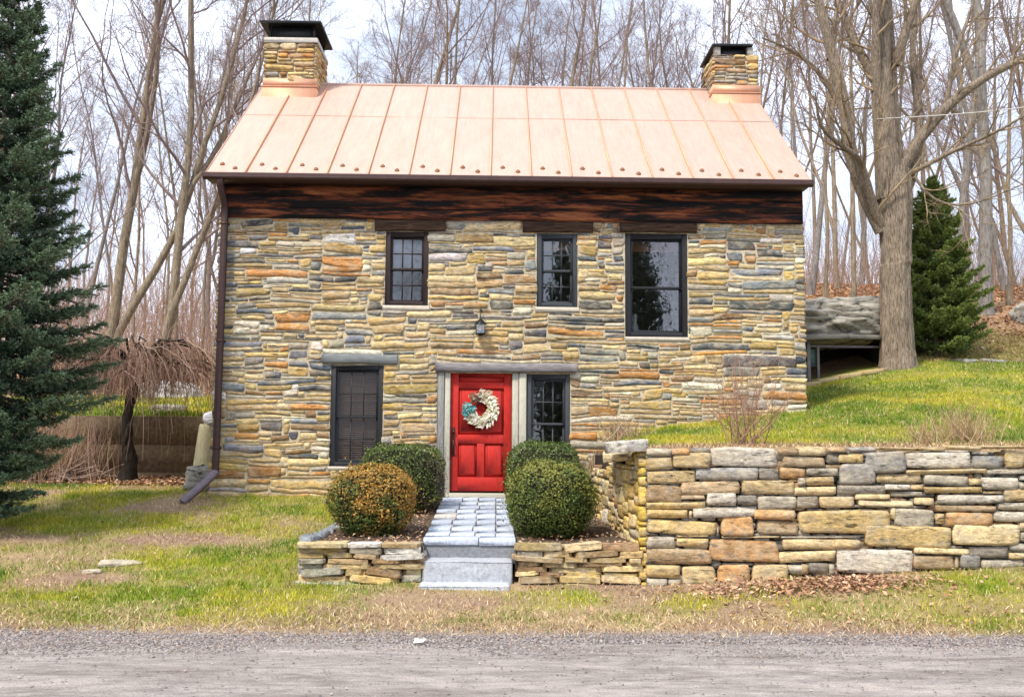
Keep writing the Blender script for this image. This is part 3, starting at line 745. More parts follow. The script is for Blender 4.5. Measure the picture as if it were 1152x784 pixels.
# ------------------------------------------------------------------ dry stone retaining wall
RST = """1.51,1.530,1.79,1.623,g;1.79,1.549,2.00,1.625,o;2.01,1.576,2.23,1.634,d;2.23,1.427,2.98,1.654,l;2.98,1.557,3.21,1.648,r;3.21,1.549,3.53,1.660,c;1.51,1.384,1.81,1.525,t;1.81,1.397,2.24,1.573,t;3.03,1.427,3.52,1.548,r;1.51,1.229,2.06,1.380,t;2.06,1.274,2.76,1.420,b;2.77,1.283,2.99,1.419,d;3.00,1.300,3.29,1.421,o;3.30,1.331,3.66,1.424,g;1.51,1.034,1.89,1.224,r;1.89,1.123,2.55,1.263,r;2.57,1.123,3.18,1.283,t;3.20,1.226,3.27,1.316,g;3.28,1.227,3.60,1.323,t;3.15,1.117,3.64,1.217,c;1.88,1.061,2.16,1.116,r;2.18,0.989,2.52,1.134,l;2.52,1.001,2.74,1.121,d;2.75,0.953,3.18,1.113,g;3.18,0.971,3.43,1.108,d;1.51,0.955,2.17,1.035,y;1.51,0.850,1.97,0.949,y;1.98,0.856,2.02,0.941,c;2.02,0.869,2.74,0.984,l;2.70,0.838,3.17,0.958,o;3.21,0.709,4.21,0.964,y;1.51,0.677,2.29,0.836,y;2.33,0.666,2.71,0.885,o;2.75,0.684,3.21,0.839,r;2.13,0.838,2.32,0.863,d;2.29,0.660,2.32,0.764,d;1.51,0.531,1.83,0.660,g;1.85,0.544,2.20,0.638,y;1.84,0.648,2.20,0.673,c;2.21,0.379,2.98,0.632,o;2.35,0.642,2.98,0.667,c;3.00,0.648,3.90,0.678,g;3.01,0.524,3.88,0.638,t;2.98,0.389,3.60,0.513,c;1.51,0.355,2.22,0.523,r;1.51,0.211,1.88,0.344,y;1.89,0.125,2.28,0.351,t;2.29,0.142,2.66,0.354,o;2.67,0.149,3.07,0.361,t;3.08,0.250,3.30,0.359,g;1.51,0.112,1.74,0.201,g;1.74,0.113,1.89,0.192,g;3.31,0.256,3.52,0.385,d;3.54,1.592,3.77,1.652,r;3.78,1.604,4.10,1.660,b;4.11,1.618,4.62,1.659,t;4.63,1.616,4.87,1.667,t;4.88,1.634,5.27,1.680,t;5.28,1.648,5.78,1.684,t;3.66,1.477,3.96,1.583,y;3.97,1.369,4.41,1.606,b;4.42,1.429,5.16,1.611,l;5.17,1.580,5.36,1.626,g;5.17,1.424,5.51,1.571,b;5.53,1.436,5.77,1.634,t;3.66,1.246,4.07,1.467,b;4.08,1.259,4.59,1.365,t;4.41,1.364,5.32,1.420,c;5.33,1.365,5.77,1.431,g;3.65,1.126,4.19,1.241,d;4.17,1.179,4.46,1.249,l;4.47,1.181,4.61,1.251,t;4.62,1.238,5.11,1.354,g;5.12,1.246,5.25,1.327,c;5.26,1.198,5.68,1.339,l;5.69,1.301,5.76,1.356,b;5.69,1.205,5.76,1.291,g;4.24,1.109,4.60,1.170,g;4.62,1.154,5.27,1.229,y;5.28,1.147,5.50,1.187,t;4.76,1.040,5.50,1.140,l;5.51,1.063,5.76,1.204,t;3.44,0.983,3.83,1.113,t;3.84,1.076,4.23,1.142,c;3.87,0.997,4.49,1.072,c;4.50,1.016,4.72,1.106,t;4.75,0.949,5.42,1.024,r;5.44,0.968,5.75,1.053,g;4.23,0.853,4.28,0.988,c;4.25,0.765,4.72,1.000,g;4.73,0.812,4.85,0.927,t;4.86,0.784,5.37,0.944,o;5.39,0.847,5.75,0.963,l;3.92,0.555,4.90,0.789,y;4.92,0.586,5.66,0.810,c;5.67,0.743,5.74,0.843,c;5.67,0.634,5.74,0.733,g;3.61,0.280,4.46,0.533,l;4.47,0.483,5.09,0.557,c;5.09,0.442,5.53,0.576,d;5.54,0.523,5.73,0.618,b;5.54,0.434,5.73,0.509,c;3.31,0.276,3.52,0.385,d;3.52,0.240,3.60,0.376,g;4.47,0.314,4.92,0.472,r;4.93,0.323,4.99,0.454,t;5.00,0.321,5.21,0.490,b;5.22,0.319,5.72,0.433,g;4.63,0.280,5.14,0.305,g;3.22,0.250,3.30,0.364,t"""
rw = thing('retaining_wall', 'waist high dry stone retaining wall holding up the right hand lawn', 'stone wall', (1.5, -4.6, .1))
wm = M(); O = np.array([1.5, -4.6, .1])   # the Empty's place: parts are written in its frame
FRW = (np.array([0, 0, -.1]), VX, VZ, -VY)
for q in RST.split(';'):
    a, b, c, d, k_ = q.split(','); a, b, c, d = map(float, (a, b, c, d))
    if k_ == 'd' and d-b < .05: continue
    col = (PAL[k_]*.74+C255(196, 176, 140)*.26)*rng.uniform(.86, 1.2)
    g = .0015
    stone(wm, a-1.5+g, c-1.5-g, b+g*.6, d-g*.6, rng.uniform(.03, .07), col, FRW, cr=.07, jit=.17, slope=rng.normal(0, .016), rough=.0026, back=.07)
def pend(S, T): return S > -1
for s0, s1, t0, t1 in pack(9.0, 1.5, pend, .07, .05, [.2, .35, .25, .2], (3, 9)):
    stone(wm, 4.33+s0+.006, 4.33+s1-.006, t0+.20, t1+.192, rng.uniform(.02, .07), rc('tgbcolyrd', [5, 5, 4, 3, 3, 3, 2, 3, 2]), FRW, cr=.08, jit=.2, rough=.0026, back=.06)
# rubble filling between the big stones, deeper in the joints
for s0, s1, t0, t1 in pack(4.4, 1.5, pend, .05, .04, [.4, .4, .2], (2, 5)):
    stone(wm, s0+.004, s1-.004, t0+.1-.0, t1+.096-.0, +.012, rc('dgsr', [4, 4, 2, 3])*.72, FRW, cr=.3, jit=.2, back=.05)
# top faces: cap stones laid flat along the top
def slab(m, cx_, cy_, cz_, w, d, h, rz, col, tilt=(0, 0), n=18):
    th = np.arange(n)*2*math.pi/n; e = .32
    ct, s_t = np.cos(th), np.sin(th)
    px_ = np.sign(ct)*np.abs(ct)**e*w/2; py_ = np.sign(s_t)*np.abs(s_t)**e*d/2
    j = 1+rng.uniform(-.07, .07, n); px_ = px_*j; py_ = py_*j*(1+rng.uniform(-.05, .05, n))
    V = []
    for sc, z_ in ((.975, 0), (1.0, .10*h), (1.0+rng.uniform(-.04, .02), .90*h), (.975, h), (.5, h*1.02)):
        zz = z_+rng.uniform(-.08, .08, n)*h*.8
        V.append(np.stack([px_*sc, py_*sc, zz+px_*sc*tilt[0]+py_*sc*tilt[1]], -1))
    V = np.concatenate(V+[np.array([[0, 0, h*1.03]])])
    c_, s_ = math.cos(rz), math.sin(rz)
    V = np.stack([V[:, 0]*c_-V[:, 1]*s_+cx_, V[:, 0]*s_+V[:, 1]*c_+cy_, V[:, 2]+cz_], -1)
    i = np.arange(n); k2 = (i+1) % n
    Qs = np.concatenate([np.stack([r*n+i, r*n+k2, (r+1)*n+k2, (r+1)*n+i], -1) for r in range(4)])
    m.add(V, Qs, np.stack([4*n+i, 4*n+k2, 0*i+5*n], -1), col=col)
x = .0
while x < 12:
    w = rng.uniform(.25, .7); slab(wm, x+w/2, .20+rng.uniform(-.01, .02), 1.455+rng.uniform(-.012, .008), w*1.02, .40, .055, 0, rc('tgrlc', [4, 4, 3, 2, 2])*.9); x += w
# the end return running back to the house, yellow with lichen
al = np.array([-.27, 3.4, 0]); ln = np.linalg.norm(al); al /= ln; out = np.array([-al[1], al[0], 0])
LY = C255(220, 184, 76)
FRR = (np.array([-.02, .01, 0]), al, VZ, out)
top = lambda s: 1.46-.10*s+.06*np.sin(s*5)
for s0, s1, t0, t1 in pack(ln, 1.62, lambda S, T: T < top(S), .055, .055, [.2, .35, .3, .15], (2, 6)):
    s_ = (s0+s1)/2
    f = min(max(0, (.38-s_)/.38)+rng.uniform(0, .35), 1)
    c = rc('cytlr', [5, 4, 3, 2, 1])*(1-f)+LY*f*rng.uniform(.85, 1.1)
    stone(wm, s0+.004, s1-.004, t0+.0, t1-.008, rng.uniform(.02, .045), c, FRR, cr=.08, jit=.22, slope=rng.normal(0, .03), rough=.003, back=.06)
wm.build('stonework', m_dry, rw)
em = M(); em.box(.03, 12.2, .03, .44, -.25, 1.44)
p0 = np.array([.05, .1, 0])-out*.0; 
bx = [p0, p0+al*(ln-.15), p0+al*(ln-.15)-out*.35, p0-out*.35]
em.add([np.append(b[:2], z_) for z_, k_ in ((-.25, 0), (1.38, 1)) for b in bx], [(3, 2, 1, 0), (4, 5, 6, 7), (0, 1, 5, 4), (1, 2, 6, 5), (2, 3, 7, 6), (3, 0, 4, 7)])
em.build('earth_core', m_earth, rw)
cs = M(); slab(cs, -.15, .38, 1.47, .36, .82, .13, .12, PAL['l']*1.12, (.06, -.03), n=26); slab(cs, -.16, 1.15, 1.36, .36, .6, .10, -.1, PAL['c'], (.1, .05))
cso = cs.build('cap_stone', m_dry, rw, smooth=False)

# ------------------------------------------------------------------ low bed walls, steps, walk
def low_wall(name, label, x0, x1, z0, z1, cols, yf, big=None):
    m = M(); z_ = z0-.03; lay = 0
    while z_ < z1-.02:
        h_ = rng.uniform(.045, .088); h_ = min(h_, z1-z_+.01)
        x = x0+rng.uniform(-.04, .06)
        while x < x1-.03:
            w = min(rng.uniform(.22, .62), x1-x+.02)
            if x1-(x+w) < .14: w = x1-x+rng.uniform(-.02, .04)
            slab(m, x+w/2, yf+.17+rng.uniform(-.04, .03), z_, w*.985, rng.uniform(.30, .40), h_*.97, rng.normal(0, .03), rc(*cols), (rng.normal(0, .04), rng.normal(0, .03)))
            x += w
        z_ += h_*.93; lay += 1
    o = m.build(name, m_dry); o.data.polygons.foreach_set('use_smooth', np.zeros(len(o.data.polygons), bool))
    return tag(o, label, 'stone wall', 'low dry stone walls beside the steps')
low_wall('bed_wall', 'low stacked flagstone wall edging the bed with the orange tinged bush', -2.34, -.97, .10, .545, ('tcrgly', [6, 3, 2, 5, 2, 1]), -4.62)
lw = low_wall('bed_wall', 'low stacked flagstone wall between the granite steps and the tall retaining wall', .05, 1.46, .12, .56, ('tyrcgl', [6, 2, 2, 4, 4, 1]), -4.60)
# edging stones on the left side of the bed
em = M()
for i, (x, y, r_) in enumerate([(-2.26, -4.25, 1.45), (-2.22, -3.85, 1.5), (-2.2, -3.4, 1.6), (-2.18, -2.95, 1.5), (-2.17, -2.5, 1.62), (-2.14, -2.05, 1.5)]):
    slab(em, x, y, hzs(x, y)-.04, .42, .16, .46-.06*i, r_, PAL['b']*1.1, (.0, .05))
tag(em.build('bed_edging', m_granite), 'line of pale blue edging stones along the outer side of the left planting bed', 'edging')
# planting beds of bark mulch
def bed(x0, x1, y0, y1, zf):
    S, T = np.meshgrid(np.linspace(x0, x1, 40), np.linspace(y0, y1, 90)); Zb = zf(S, T)+.03*fbm(S*3, T*3, 0, 51)
    i = np.arange(S.size).reshape(S.shape); m = M()
    m.add(np.stack([S, T, Zb], -1).reshape(-1, 3), np.stack([i[:-1, :-1], i[:-1, 1:], i[1:, 1:], i[1:, :-1]], -1).reshape(-1, 4))
    k = len(S[0])
    for e in (i[0], i[-1], i[:, 0], i[:, -1]):
        P = np.stack([S.ravel()[e], T.ravel()[e], Zb.ravel()[e]], -1); P2 = P.copy(); P2[:, 2] -= .5; n = len(e); q = np.arange(n-1)
        m.add(np.concatenate([P, P2]), np.stack([q, q+1, q+1+n, q+n], -1))
    return kind(m.build('planting_bed', m_mulch, smooth=True), 'structure')
km = Mat('bark_mulch'); g_ = km.noise(24, 7, .75); h_ = km.noise(2.5, 4)
c_ = km.ramp(g_, (.3, (.035, .024, .018)), (.52, (.12, .085, .06)), (.72, (.30, .22, .16)))
km.bump(g_, .9, .03); m_mulch = km.fin(c_, .95, 0, .1)
bz = lambda S, T: np.interp(T, [-4.6, 0], [.50, .74])
bed(-2.22, -.97, -4.48, -.02, bz); bed(.07, 1.52, -4.45, -.02, lambda S, T: bz(S, T)+np.maximum(0, (T+2.2)*.35)*sstep(1.0, 1.5, S))
steps = thing('stone_steps', 'two rough grey granite steps with a flat slab at the foot leading to the walk', 'steps', (-.46, -4.5, .12))
def block(x0, x1, y0, y1, z0, z1, name, col, rough=.012):
    m = M(); n = 26
    FRs = (np.array([0, 0, 0.]), VX, VZ, -VY)
    # rounded, subdivided box
    for og, a_, b_, nn, la, lb in ((np.array([x0, y0, z0]), VX, VZ, -VY, x1-x0, z1-z0), (np.array([x0, y0, z1]), VX, VY, VZ, x1-x0, y1-y0), (np.array([x1, y0, z0]), VY, VZ, VX, y1-y0, z1-z0), (np.array([x0, y1, z0]), -VY, VZ, -VX, y1-y0, z1-z0)):
        na, nb = max(4, int(la/.03)), max(4, int(lb/.03)); S, T = np.meshgrid(np.linspace(0, la, na), np.linspace(0, lb, nb))
        P = og+S[..., None]*a_+T[..., None]*b_
        inset = .012
        dist = np.minimum(np.minimum(S, la-S), np.minimum(T, lb-T))
        amp = np.clip(dist/.03, 0, 1)
        nz = rough*fbm(P[..., 0]*7, P[..., 1]*7+P[..., 2]*9, 0, 61)*(1 if nn[2] < .5 else .35)
        wob = .008*fbm(P[..., 0]*5, P[..., 1]*5, P[..., 2]*5, 62)
        P = P+nn*(nz*amp-inset*(1-amp)*.7)[..., None]+np.array([0, 0, 1])*wob[..., None]
        i = np.arange(S.size).reshape(S.shape)
        m.add((P-np.array([-.46, -4.5, .12])).reshape(-1, 3), np.stack([i[:-1, :-1], i[:-1, 1:], i[1:, 1:], i[1:, :-1]], -1).reshape(-1, 4), col=col)
    return m.build(name, m_granite, steps, smooth=True)
GC = np.array([.31, .32, .34])
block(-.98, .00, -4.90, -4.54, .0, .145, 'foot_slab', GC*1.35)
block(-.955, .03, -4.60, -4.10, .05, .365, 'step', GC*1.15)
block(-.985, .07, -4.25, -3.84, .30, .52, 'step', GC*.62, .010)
wk = M(); y = -4.27; row = 0
slabz = lambda y: .565+(.80-.565)*(y+4.27)/4.1
wy = M()
while y < -.17:
    d_ = min(rng.uniform(.34, .55), -.16-y)
    if y < -4.2: d_ = .33
    x = -.985; cs_ = [-.985, -.70+rng.uniform(-.03, .03), -.42+rng.uniform(-.03, .03), -.16, .07] if y > -4.2 else [-.985, -.35, .075]
    for i in range(len(cs_)-1):
        xa, xb = cs_[i]+.003, cs_[i+1]-.003
        if i > 0: xa += rng.uniform(-.0, .012)
        v = rng.uniform(.84, 1.15)
        za = slabz(y)+rng.uniform(-.005, .005)
        wk.box(xa, xb, y+.002, y+d_-rng.uniform(.001, .007), za-.06, za+(.012 if y < -4.2 else 0), col=(np.array([.43, .465, .535])*v if rng.random() < .97 else np.array([.48, .43, .38])*v), bev=.005)
    y += d_
kind(wk.build('walkway', m_granite), 'structure')
wj = M(); wj.add([(-.98, -4.2, slabz(-4.2)-.036), (.066, -4.2, slabz(-4.2)-.036), (.066, -.12, slabz(-.12)-.036), (-.98, -.12, slabz(-.12)-.036), (-.98, -4.2, .1), (.066, -4.2, .1), (.066, -.12, .1), (-.98, -.12, .1)], [(0, 1, 2, 3), (0, 3, 7, 4), (1, 5, 6, 2)])
kind(wj.build('walkway_joint', plain('mossy_joint', (.33, .27, .19), 1, 0, .4, 8, .1)), 'structure')

# ------------------------------------------------------------------ door wreath and wall lantern
wr = thing('wreath', 'cream feathered wreath with turquoise flowers hung on the red door', 'wreath', (-.405, .02, 2.17))
def leafcards(n, rfun, lfun, wfun, col, spread, m=None, swirl=.9):
    m = m or M()
    for i in range(n):
        a = rfun(i); rad = .20+float(np.clip(rng.normal(0, .05), -.075, .075))
        p = np.array([math.cos(a)*rad, -.01-rng.uniform(0, .05), math.sin(a)*rad])
        t = np.array([-math.sin(a), 0, math.cos(a)]); r_ = np.array([math.cos(a), 0, math.sin(a)])
        d = -t*swirl+r_*rng.normal(.12, spread)+np.array([0, -rng.uniform(.0, .5), 0]); d /= np.linalg.norm(d)
        s = np.cross(d, [0, 1, 0]); s /= np.linalg.norm(s)+1e-6
        l, w = lfun(), wfun(); nrm = np.cross(s, d)
        m.add([p, p+d*l*.35+s*w-nrm*.003, p+d*l-nrm*.012, p+d*l*.35-s*w-nrm*.003, p+d*l*.4-nrm*.006*np.sign(nrm[1]) ], None, [(0, 1, 4), (1, 2, 4), (2, 3, 4), (3, 0, 4)], col=np.array(col[rng.integers(len(col))])*rng.uniform(.8, 1.1))
    return m
th = np.linspace(0, 6.2832, 33)
tw = M()
for k_ in range(4):
    tw.tubes(np.stack([np.cos(th)*(.19+.015*np.cos(th*5+k_*1.6)), -.012+.01*np.sin(th*5+k_*1.6), np.sin(th)*(.19+.015*np.cos(th*5+k_*1.6))], -1), np.full(33, .009), 5, col=(.16, .10, .06))
tw.build('twig_ring', m_straw, wr)
leafcards(430, lambda i: rng.uniform(-2.45, 1.9), lambda: rng.uniform(.05, .105), lambda: rng.uniform(.012, .022), [(.66, .59, .44), (.55, .47, .32), (.72, .68, .56), (.40, .38, .20)], .7).build('cream_leaf', m_leaf, wr)
leafcards(110, lambda i: rng.uniform(1.5, 2.5), lambda: rng.uniform(.05, .10), lambda: rng.uniform(.008, .016), [(.20, .12, .07), (.45, .38, .26), (.10, .05, .04)], .7).build('brown_leaf', m_leaf, wr)
leafcards(260, lambda i: 3.25+float(np.clip(rng.normal(0, .22), -.45, .45)), lambda: rng.uniform(.03, .065), lambda: rng.uniform(.013, .024), [(.10, .36, .36), (.05, .24, .27), (.30, .50, .46)], 1.2, swirl=.2).build('flower_cluster', m_leaf, wr)
ln_ = thing('wall_lantern', 'small black iron lantern with clear glass fixed above the front door', 'lantern', (-.43, -.05, 3.36))
k = M(); 
k.tubes([(0, .03, .40), (0, -.05, .405), (0, -.085, .39), (0, -.085, .30), (0, -.085, .20)], [.008, .008, .008, .007, .007], 8)
k.tubes([(0, .045, .40), (0, .020, .40), (0, .019, .40)], [.022, .021, .003], 10)
k.tubes([(0, -.085, .25), (0, -.085, .235), (0, -.085, .17), (0, -.085, .155)], [.012, .03, .095, .10], 4)
k.box(-.082, .082, -.167, -.003, .0, .016); k.box(-.03, .03, -.115, -.055, -.022, .0)
for sx in (-.07, .07):
    for sy in (-.155, -.015): k.box(sx-.006, sx+.006, sy-.006, sy+.006, .016, .158)
k.build('lantern_frame', m_iron, ln_)
g = M()
for a, b in (((-.068, -.153), (.068, -.153)), ((.068, -.153), (.068, -.017)), ((.068, -.017), (-.068, -.017)), ((-.068, -.017), (-.068, -.153))):
    g.add([(a[0], a[1], .017), (b[0], b[1], .017), (b[0], b[1], .155), (a[0], a[1], .155)], [(0, 1, 2, 3)])
g.build('lantern_glass', m_glass, ln_)
M().tubes([(0, -.085, .018), (0, -.085, .08), (0, -.085, .10)], [.018, .018, .004], 8).build('candle', m_white, ln_)
vs = M(); zz = [0, .01, .06, .14, .20, .25, .29, .33, .34]; rr = [.06, .07, .075, .055, .03, .045, .05, .03, .002]
vs.tubes(np.array([(0, 0, z_) for z_ in zz]), np.array(rr), 12)
vo = vs.build('vase', m_white, smooth=True); vo.location = (2.11, .30, 3.435); tag(vo, 'white vase standing inside the big upper window', 'vase')
M_ = M(); M_.box(1.99, 2.85, .165, .43, 3.37, 3.435, bev=.005); M_.build('inner_sill', m_sill, house)

# ------------------------------------------------------------------ clipped shrubs
def shrub(c, rx_, ry_, rz_, n, pw, cols, name='boxwood_shrub', tip=None, leaf=(.020, .011)):
    m = M()
    d = rng.standard_normal((n, 3)); d /= np.linalg.norm(d, axis=1)[:, None]
    sup = (np.abs(d)**pw).sum(1)**(-1/pw)
    lump = 1+.085*fbm(d[:, 0]*2.2+c[0], d[:, 1]*2.2, d[:, 2]*2.2, 71)+.075*vnoise(d[:, 0]*6, d[:, 1]*6, d[:, 2]*6+c[0], 72)+.03*vnoise(d[:, 0]*17, d[:, 1]*17, d[:, 2]*17+c[0], 73)
    depth = 1-np.abs(rng.normal(0, .055, n))+(rng.random(n) < .05)*rng.uniform(0, .19, n)
    P = d*(sup*lump*depth)[:, None]*np.array([rx_, ry_, rz_])
    nn = d+rng.normal(0, .55, (n, 3)); nn /= np.linalg.norm(nn, axis=1)[:, None]
    t = np.cross(nn, rng.standard_normal((n, 3))); t /= np.linalg.norm(t, axis=1)[:, None]; t[:, 2] = np.abs(t[:, 2])*.6+t[:, 2]*.4
    b = np.cross(nn, t); l = rng.uniform(.7, 1.25, n)[:, None]*leaf[0]; w = rng.uniform(.7, 1.2, n)[:, None]*leaf[1]
    V = np.stack([P-t*l*.5, P+b*w, P+t*l, P-b*w], 1)+np.array([0, 0, 0.])
    V[:, 2] += nn*.004
    i = np.arange(n)[:, None]*4
    col = np.asarray(cols)[rng.integers(0, len(cols), n)]*rng.uniform(.7, 1.3, (n, 1))
    if tip is not None:
        f = sstep(-.1, .45, vnoise(d[:, 0]*2.6+4, d[:, 1]*2.6, d[:, 2]*2.6, 77)+tip[1](d)+rng.normal(0, .25, n))
        tc_ = np.asarray(tip[0])[rng.integers(0, len(tip[0]), n)]*rng.uniform(.7, 1.3, (n, 1)); col = col*(1-f[:, None])+tc_*f[:, None]
    m.add(V.reshape(-1, 3), i+np.arange(4), col=np.repeat(col, 4, 0))
    o = m.build(name, m_leaf); o.location = c
    # woody interior
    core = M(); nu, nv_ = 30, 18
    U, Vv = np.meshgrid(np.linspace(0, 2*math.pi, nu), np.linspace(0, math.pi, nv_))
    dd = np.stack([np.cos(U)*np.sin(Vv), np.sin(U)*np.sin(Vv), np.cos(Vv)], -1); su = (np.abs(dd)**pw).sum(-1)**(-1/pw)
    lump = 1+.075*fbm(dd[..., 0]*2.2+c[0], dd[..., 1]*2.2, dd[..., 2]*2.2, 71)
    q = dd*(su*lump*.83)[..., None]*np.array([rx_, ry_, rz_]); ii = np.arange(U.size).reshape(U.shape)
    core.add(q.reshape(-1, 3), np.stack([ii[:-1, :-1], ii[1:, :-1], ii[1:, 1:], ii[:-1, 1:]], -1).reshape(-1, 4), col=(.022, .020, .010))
    st = rng.uniform(-1, 1, (14, 2)); 
    core.tubes(np.stack([np.stack([st[:, 0]*.10, st[:, 1]*.10, np.full(14, -rz_-.12)], -1), np.stack([st[:, 0]*rx_*.45, st[:, 1]*ry_*.45, np.full(14, -rz_*.55)], -1), np.stack([st[:, 0]*rx_*.6, st[:, 1]*ry_*.6, np.full(14, 0)], -1)], 1), np.tile([.014, .010, .005], (14, 1)), 5, col=(.10, .075, .05))
    core.build('stem', m_straw, o, smooth=True)
    return o
GREEN = [(.055, .085, .016), (.085, .12, .022), (.12, .15, .03), (.035, .06, .014)]
OR = [(.34, .16, .025), (.28, .19, .035), (.42, .22, .04), (.20, .13, .03)]
G_ = 'clipped boxwoods beside the front door'
tag(shrub((-1.64, -3.6, .96), .51, .48, .43, 17000, 2.4, GREEN, tip=(OR, lambda d: .30*d[:, 2]+.22*d[:, 0]-.12*d[:, 1]+.16)), 'rounded bush with bronze orange leaf tips left of the steps', 'shrub', G_)
tag(shrub((-1.50, -1.35, 1.13), .57, .50, .47, 16000, 4.2, GREEN, tip=([(.12, .085, .05), (.09, .06, .035), (.07, .06, .03)], lambda d: -.75*d[:, 2]+.3*d[:, 0]-.25)), 'boxy green bush under the lower window with bare brown lower twigs', 'shrub', G_)
tag(shrub((.53, -1.35, 1.16), .54, .50, .50, 14000, 3.6, GREEN), 'green bush close to the wall under the narrow window beside the door', 'shrub', G_)
tag(shrub((.51, -3.55, .985), .53, .50, .46, 20000, 2.6, GREEN, tip=([(.20, .19, .035), (.15, .16, .03)], lambda d: .35*d[:, 2]-.35*d[:, 0]-.15)), 'large round dark green bush right of the steps', 'shrub', G_)  # light from the upper left is put into the paler leaf colours
# ------------------------------------------------------------------ bare trees
def unit(v): return v/(np.linalg.norm(v, axis=-1, keepdims=True)+1e-9)
def grow(m, S0, D0, Ln, R0, R1, ns, wander, up, k, rs, sink=None):
    N = len(S0); P = np.zeros((N, ns+1, 3)); P[:, 0] = S0; d = unit(D0.copy()); st = (Ln/ns)[:, None]
    for i in range(ns):
        d = unit(d+rs.normal(0, wander, (N, 3))+np.array([0, 0, up])); P[:, i+1] = P[:, i]+d*st
    t = np.linspace(0, 1, ns+1)[None]
    Rr = R0[:, None]*(1-t)+R1[:, None]*t
    m.tubes(P, Rr, k); return P, Rr
def kids(P, Rr, per, ta, tb, a0, a1, rs):
    N, S, _ = P.shape
    t = (ta+(tb-ta)*(np.arange(per)[None]+rs.random((N, per)))/per).ravel(); pi = np.repeat(np.arange(N), per)
    f = t*(S-1); i = np.minimum(f.astype(int), S-2); u = (f-i)[:, None]
    p = P[pi, i]*(1-u)+P[pi, i+1]*u; tg = unit(P[pi, i+1]-P[pi, i]); r = Rr[pi, i]*(1-u[:, 0])+Rr[pi, i+1]*u[:, 0]
    n = unit(np.cross(tg, rs.standard_normal(tg.shape))); a = rs.uniform(a0, a1, len(t))[:, None]
    return p, tg*np.cos(a)+n*np.sin(a), t, r, pi
def bare_tree(seed, H, r, n1, label, cat='tree', group=None, fork=None, bk=None, tw=None, spread=(.45, .95), low=.3, dens=(7, 6, 4), limb=.36, name='bare_tree'):
    rs = np.random.default_rng(seed); root = thing(name, label, cat, group=group)
    T, C = M(), M()
    S0 = [(0, 0, -.5)]; D0 = [(rs.normal(0, .04), rs.normal(0, .04), 1)]; Ln = [H]; R0 = [r]
    P, Rr = grow(T, np.array(S0, float), np.array(D0, float), np.array(Ln), np.array(R0), np.array([r*.12]), 12, .055, .05, 9, rs)
    T.tubes(np.array([(0, 0, -.5), (0, 0, .05), (0, 0, .5)]), np.array([r*1.45, r*1.2, r*.98]), 9)
    if fork:
        p, d, t, rr, _ = kids(P, Rr, fork, .08, .38, .18, .42, rs)
        P2, R2 = grow(T, p, d, H*(.85-t)*rs.uniform(.8, 1.1, len(t)), rr*.8, rr*.12, 12, .08, .07, 7, rs)
        P = np.concatenate([P, P2]); Rr = np.concatenate([Rr, R2])
    p, d, t, rr, _ = kids(P, Rr, n1, low, .99, *spread, rs)
    L1 = H*limb*(1.12-t)*rs.uniform(.6, 1.2, len(t))+.5
    P1, R1 = grow(C, p, d, L1, np.minimum(rr*.5, .055), rr*.0+.007, 7, .13, .10, 5, rs)
    p, d, t, rr, pi = kids(P1, R1, dens[0], .15, 1, .4, 1.0, rs)
    P2, R2 = grow(C, p, d, L1[pi]*.42*(1.15-t)*rs.uniform(.6, 1.3, len(t))+.15, np.minimum(rr*.6, .022), rr*0+.0045, 5, .16, .06, 4, rs)
    l2 = np.linalg.norm(P2[:, -1]-P2[:, 0], axis=1)
    p, d, t, rr, pi = kids(P2, R2, dens[1], .15, 1, .4, 1.0, rs)
    P3, R3 = grow(C, p, d, l2[pi]*.5*rs.uniform(.5, 1.3, len(t))+.1, np.minimum(rr*.65, .008), rr*0+.0035, 3, .2, .05, 3, rs)
    if dens[2]:
        l3 = np.linalg.norm(P3[:, -1]-P3[:, 0], axis=1)
        p, d, t, rr, pi = kids(P3, R3, dens[2], .2, 1, .4, 1.0, rs)
        grow(C, p, d, l3[pi]*.6*rs.uniform(.5, 1.3, len(t))+.06, rr*0+.0034, rr*0+.0025, 2, .2, .04, 3, rs)
    T.build('trunk', bk or m_bark, root, smooth=True); C.build('crown', tw or m_twig, root)
    return root

GL = 'bare trees on the slope beyond the brown wall'; GC_ = 'bare treetops behind the roof'; GRT = 'bare trees on the leafy hillside at right'
LL = 'slender bare tree in the thin woods beyond the low brown wall'
LC = 'leafless treetop with fine purple brown twigs rising behind the copper roof'
LR = 'slim bare trunk among the woods on the leaf covered hillside beside the house'
protos = [
    bare_tree(1, 19, .165, 13, LL, group=GL, fork=2, dens=(5, 5, 4)),
    bare_tree(2, 22, .115, 14, LL, group=GL, low=.4, dens=(6, 5, 4), bk=m_bark_grey, spread=(.35, .75), limb=.28),
    bare_tree(3, 17, .15, 12, LL, group=GL, fork=2, low=.25, dens=(5, 4, 4)),
    bare_tree(4, 21, .15, 14, LL, group=GL, fork=1, low=.42, dens=(6, 5, 4), bk=m_bark_grey, limb=.30),
    bare_tree(5, 14, .06, 14, LL, group=GL, low=.25, dens=(5, 4, 3), limb=.26),
    bare_tree(7, 20, .10, 13, LC, group=GC_, fork=1, low=.35, dens=(5, 4, 3), limb=.34, spread=(.35, .8)),
    bare_tree(6, 18, .12, 11, LL, group=GL, fork=3, low=.3, spread=(.3, .7), dens=(5, 5, 4), tw=m_twig_tan, limb=.3),
]
used = set()
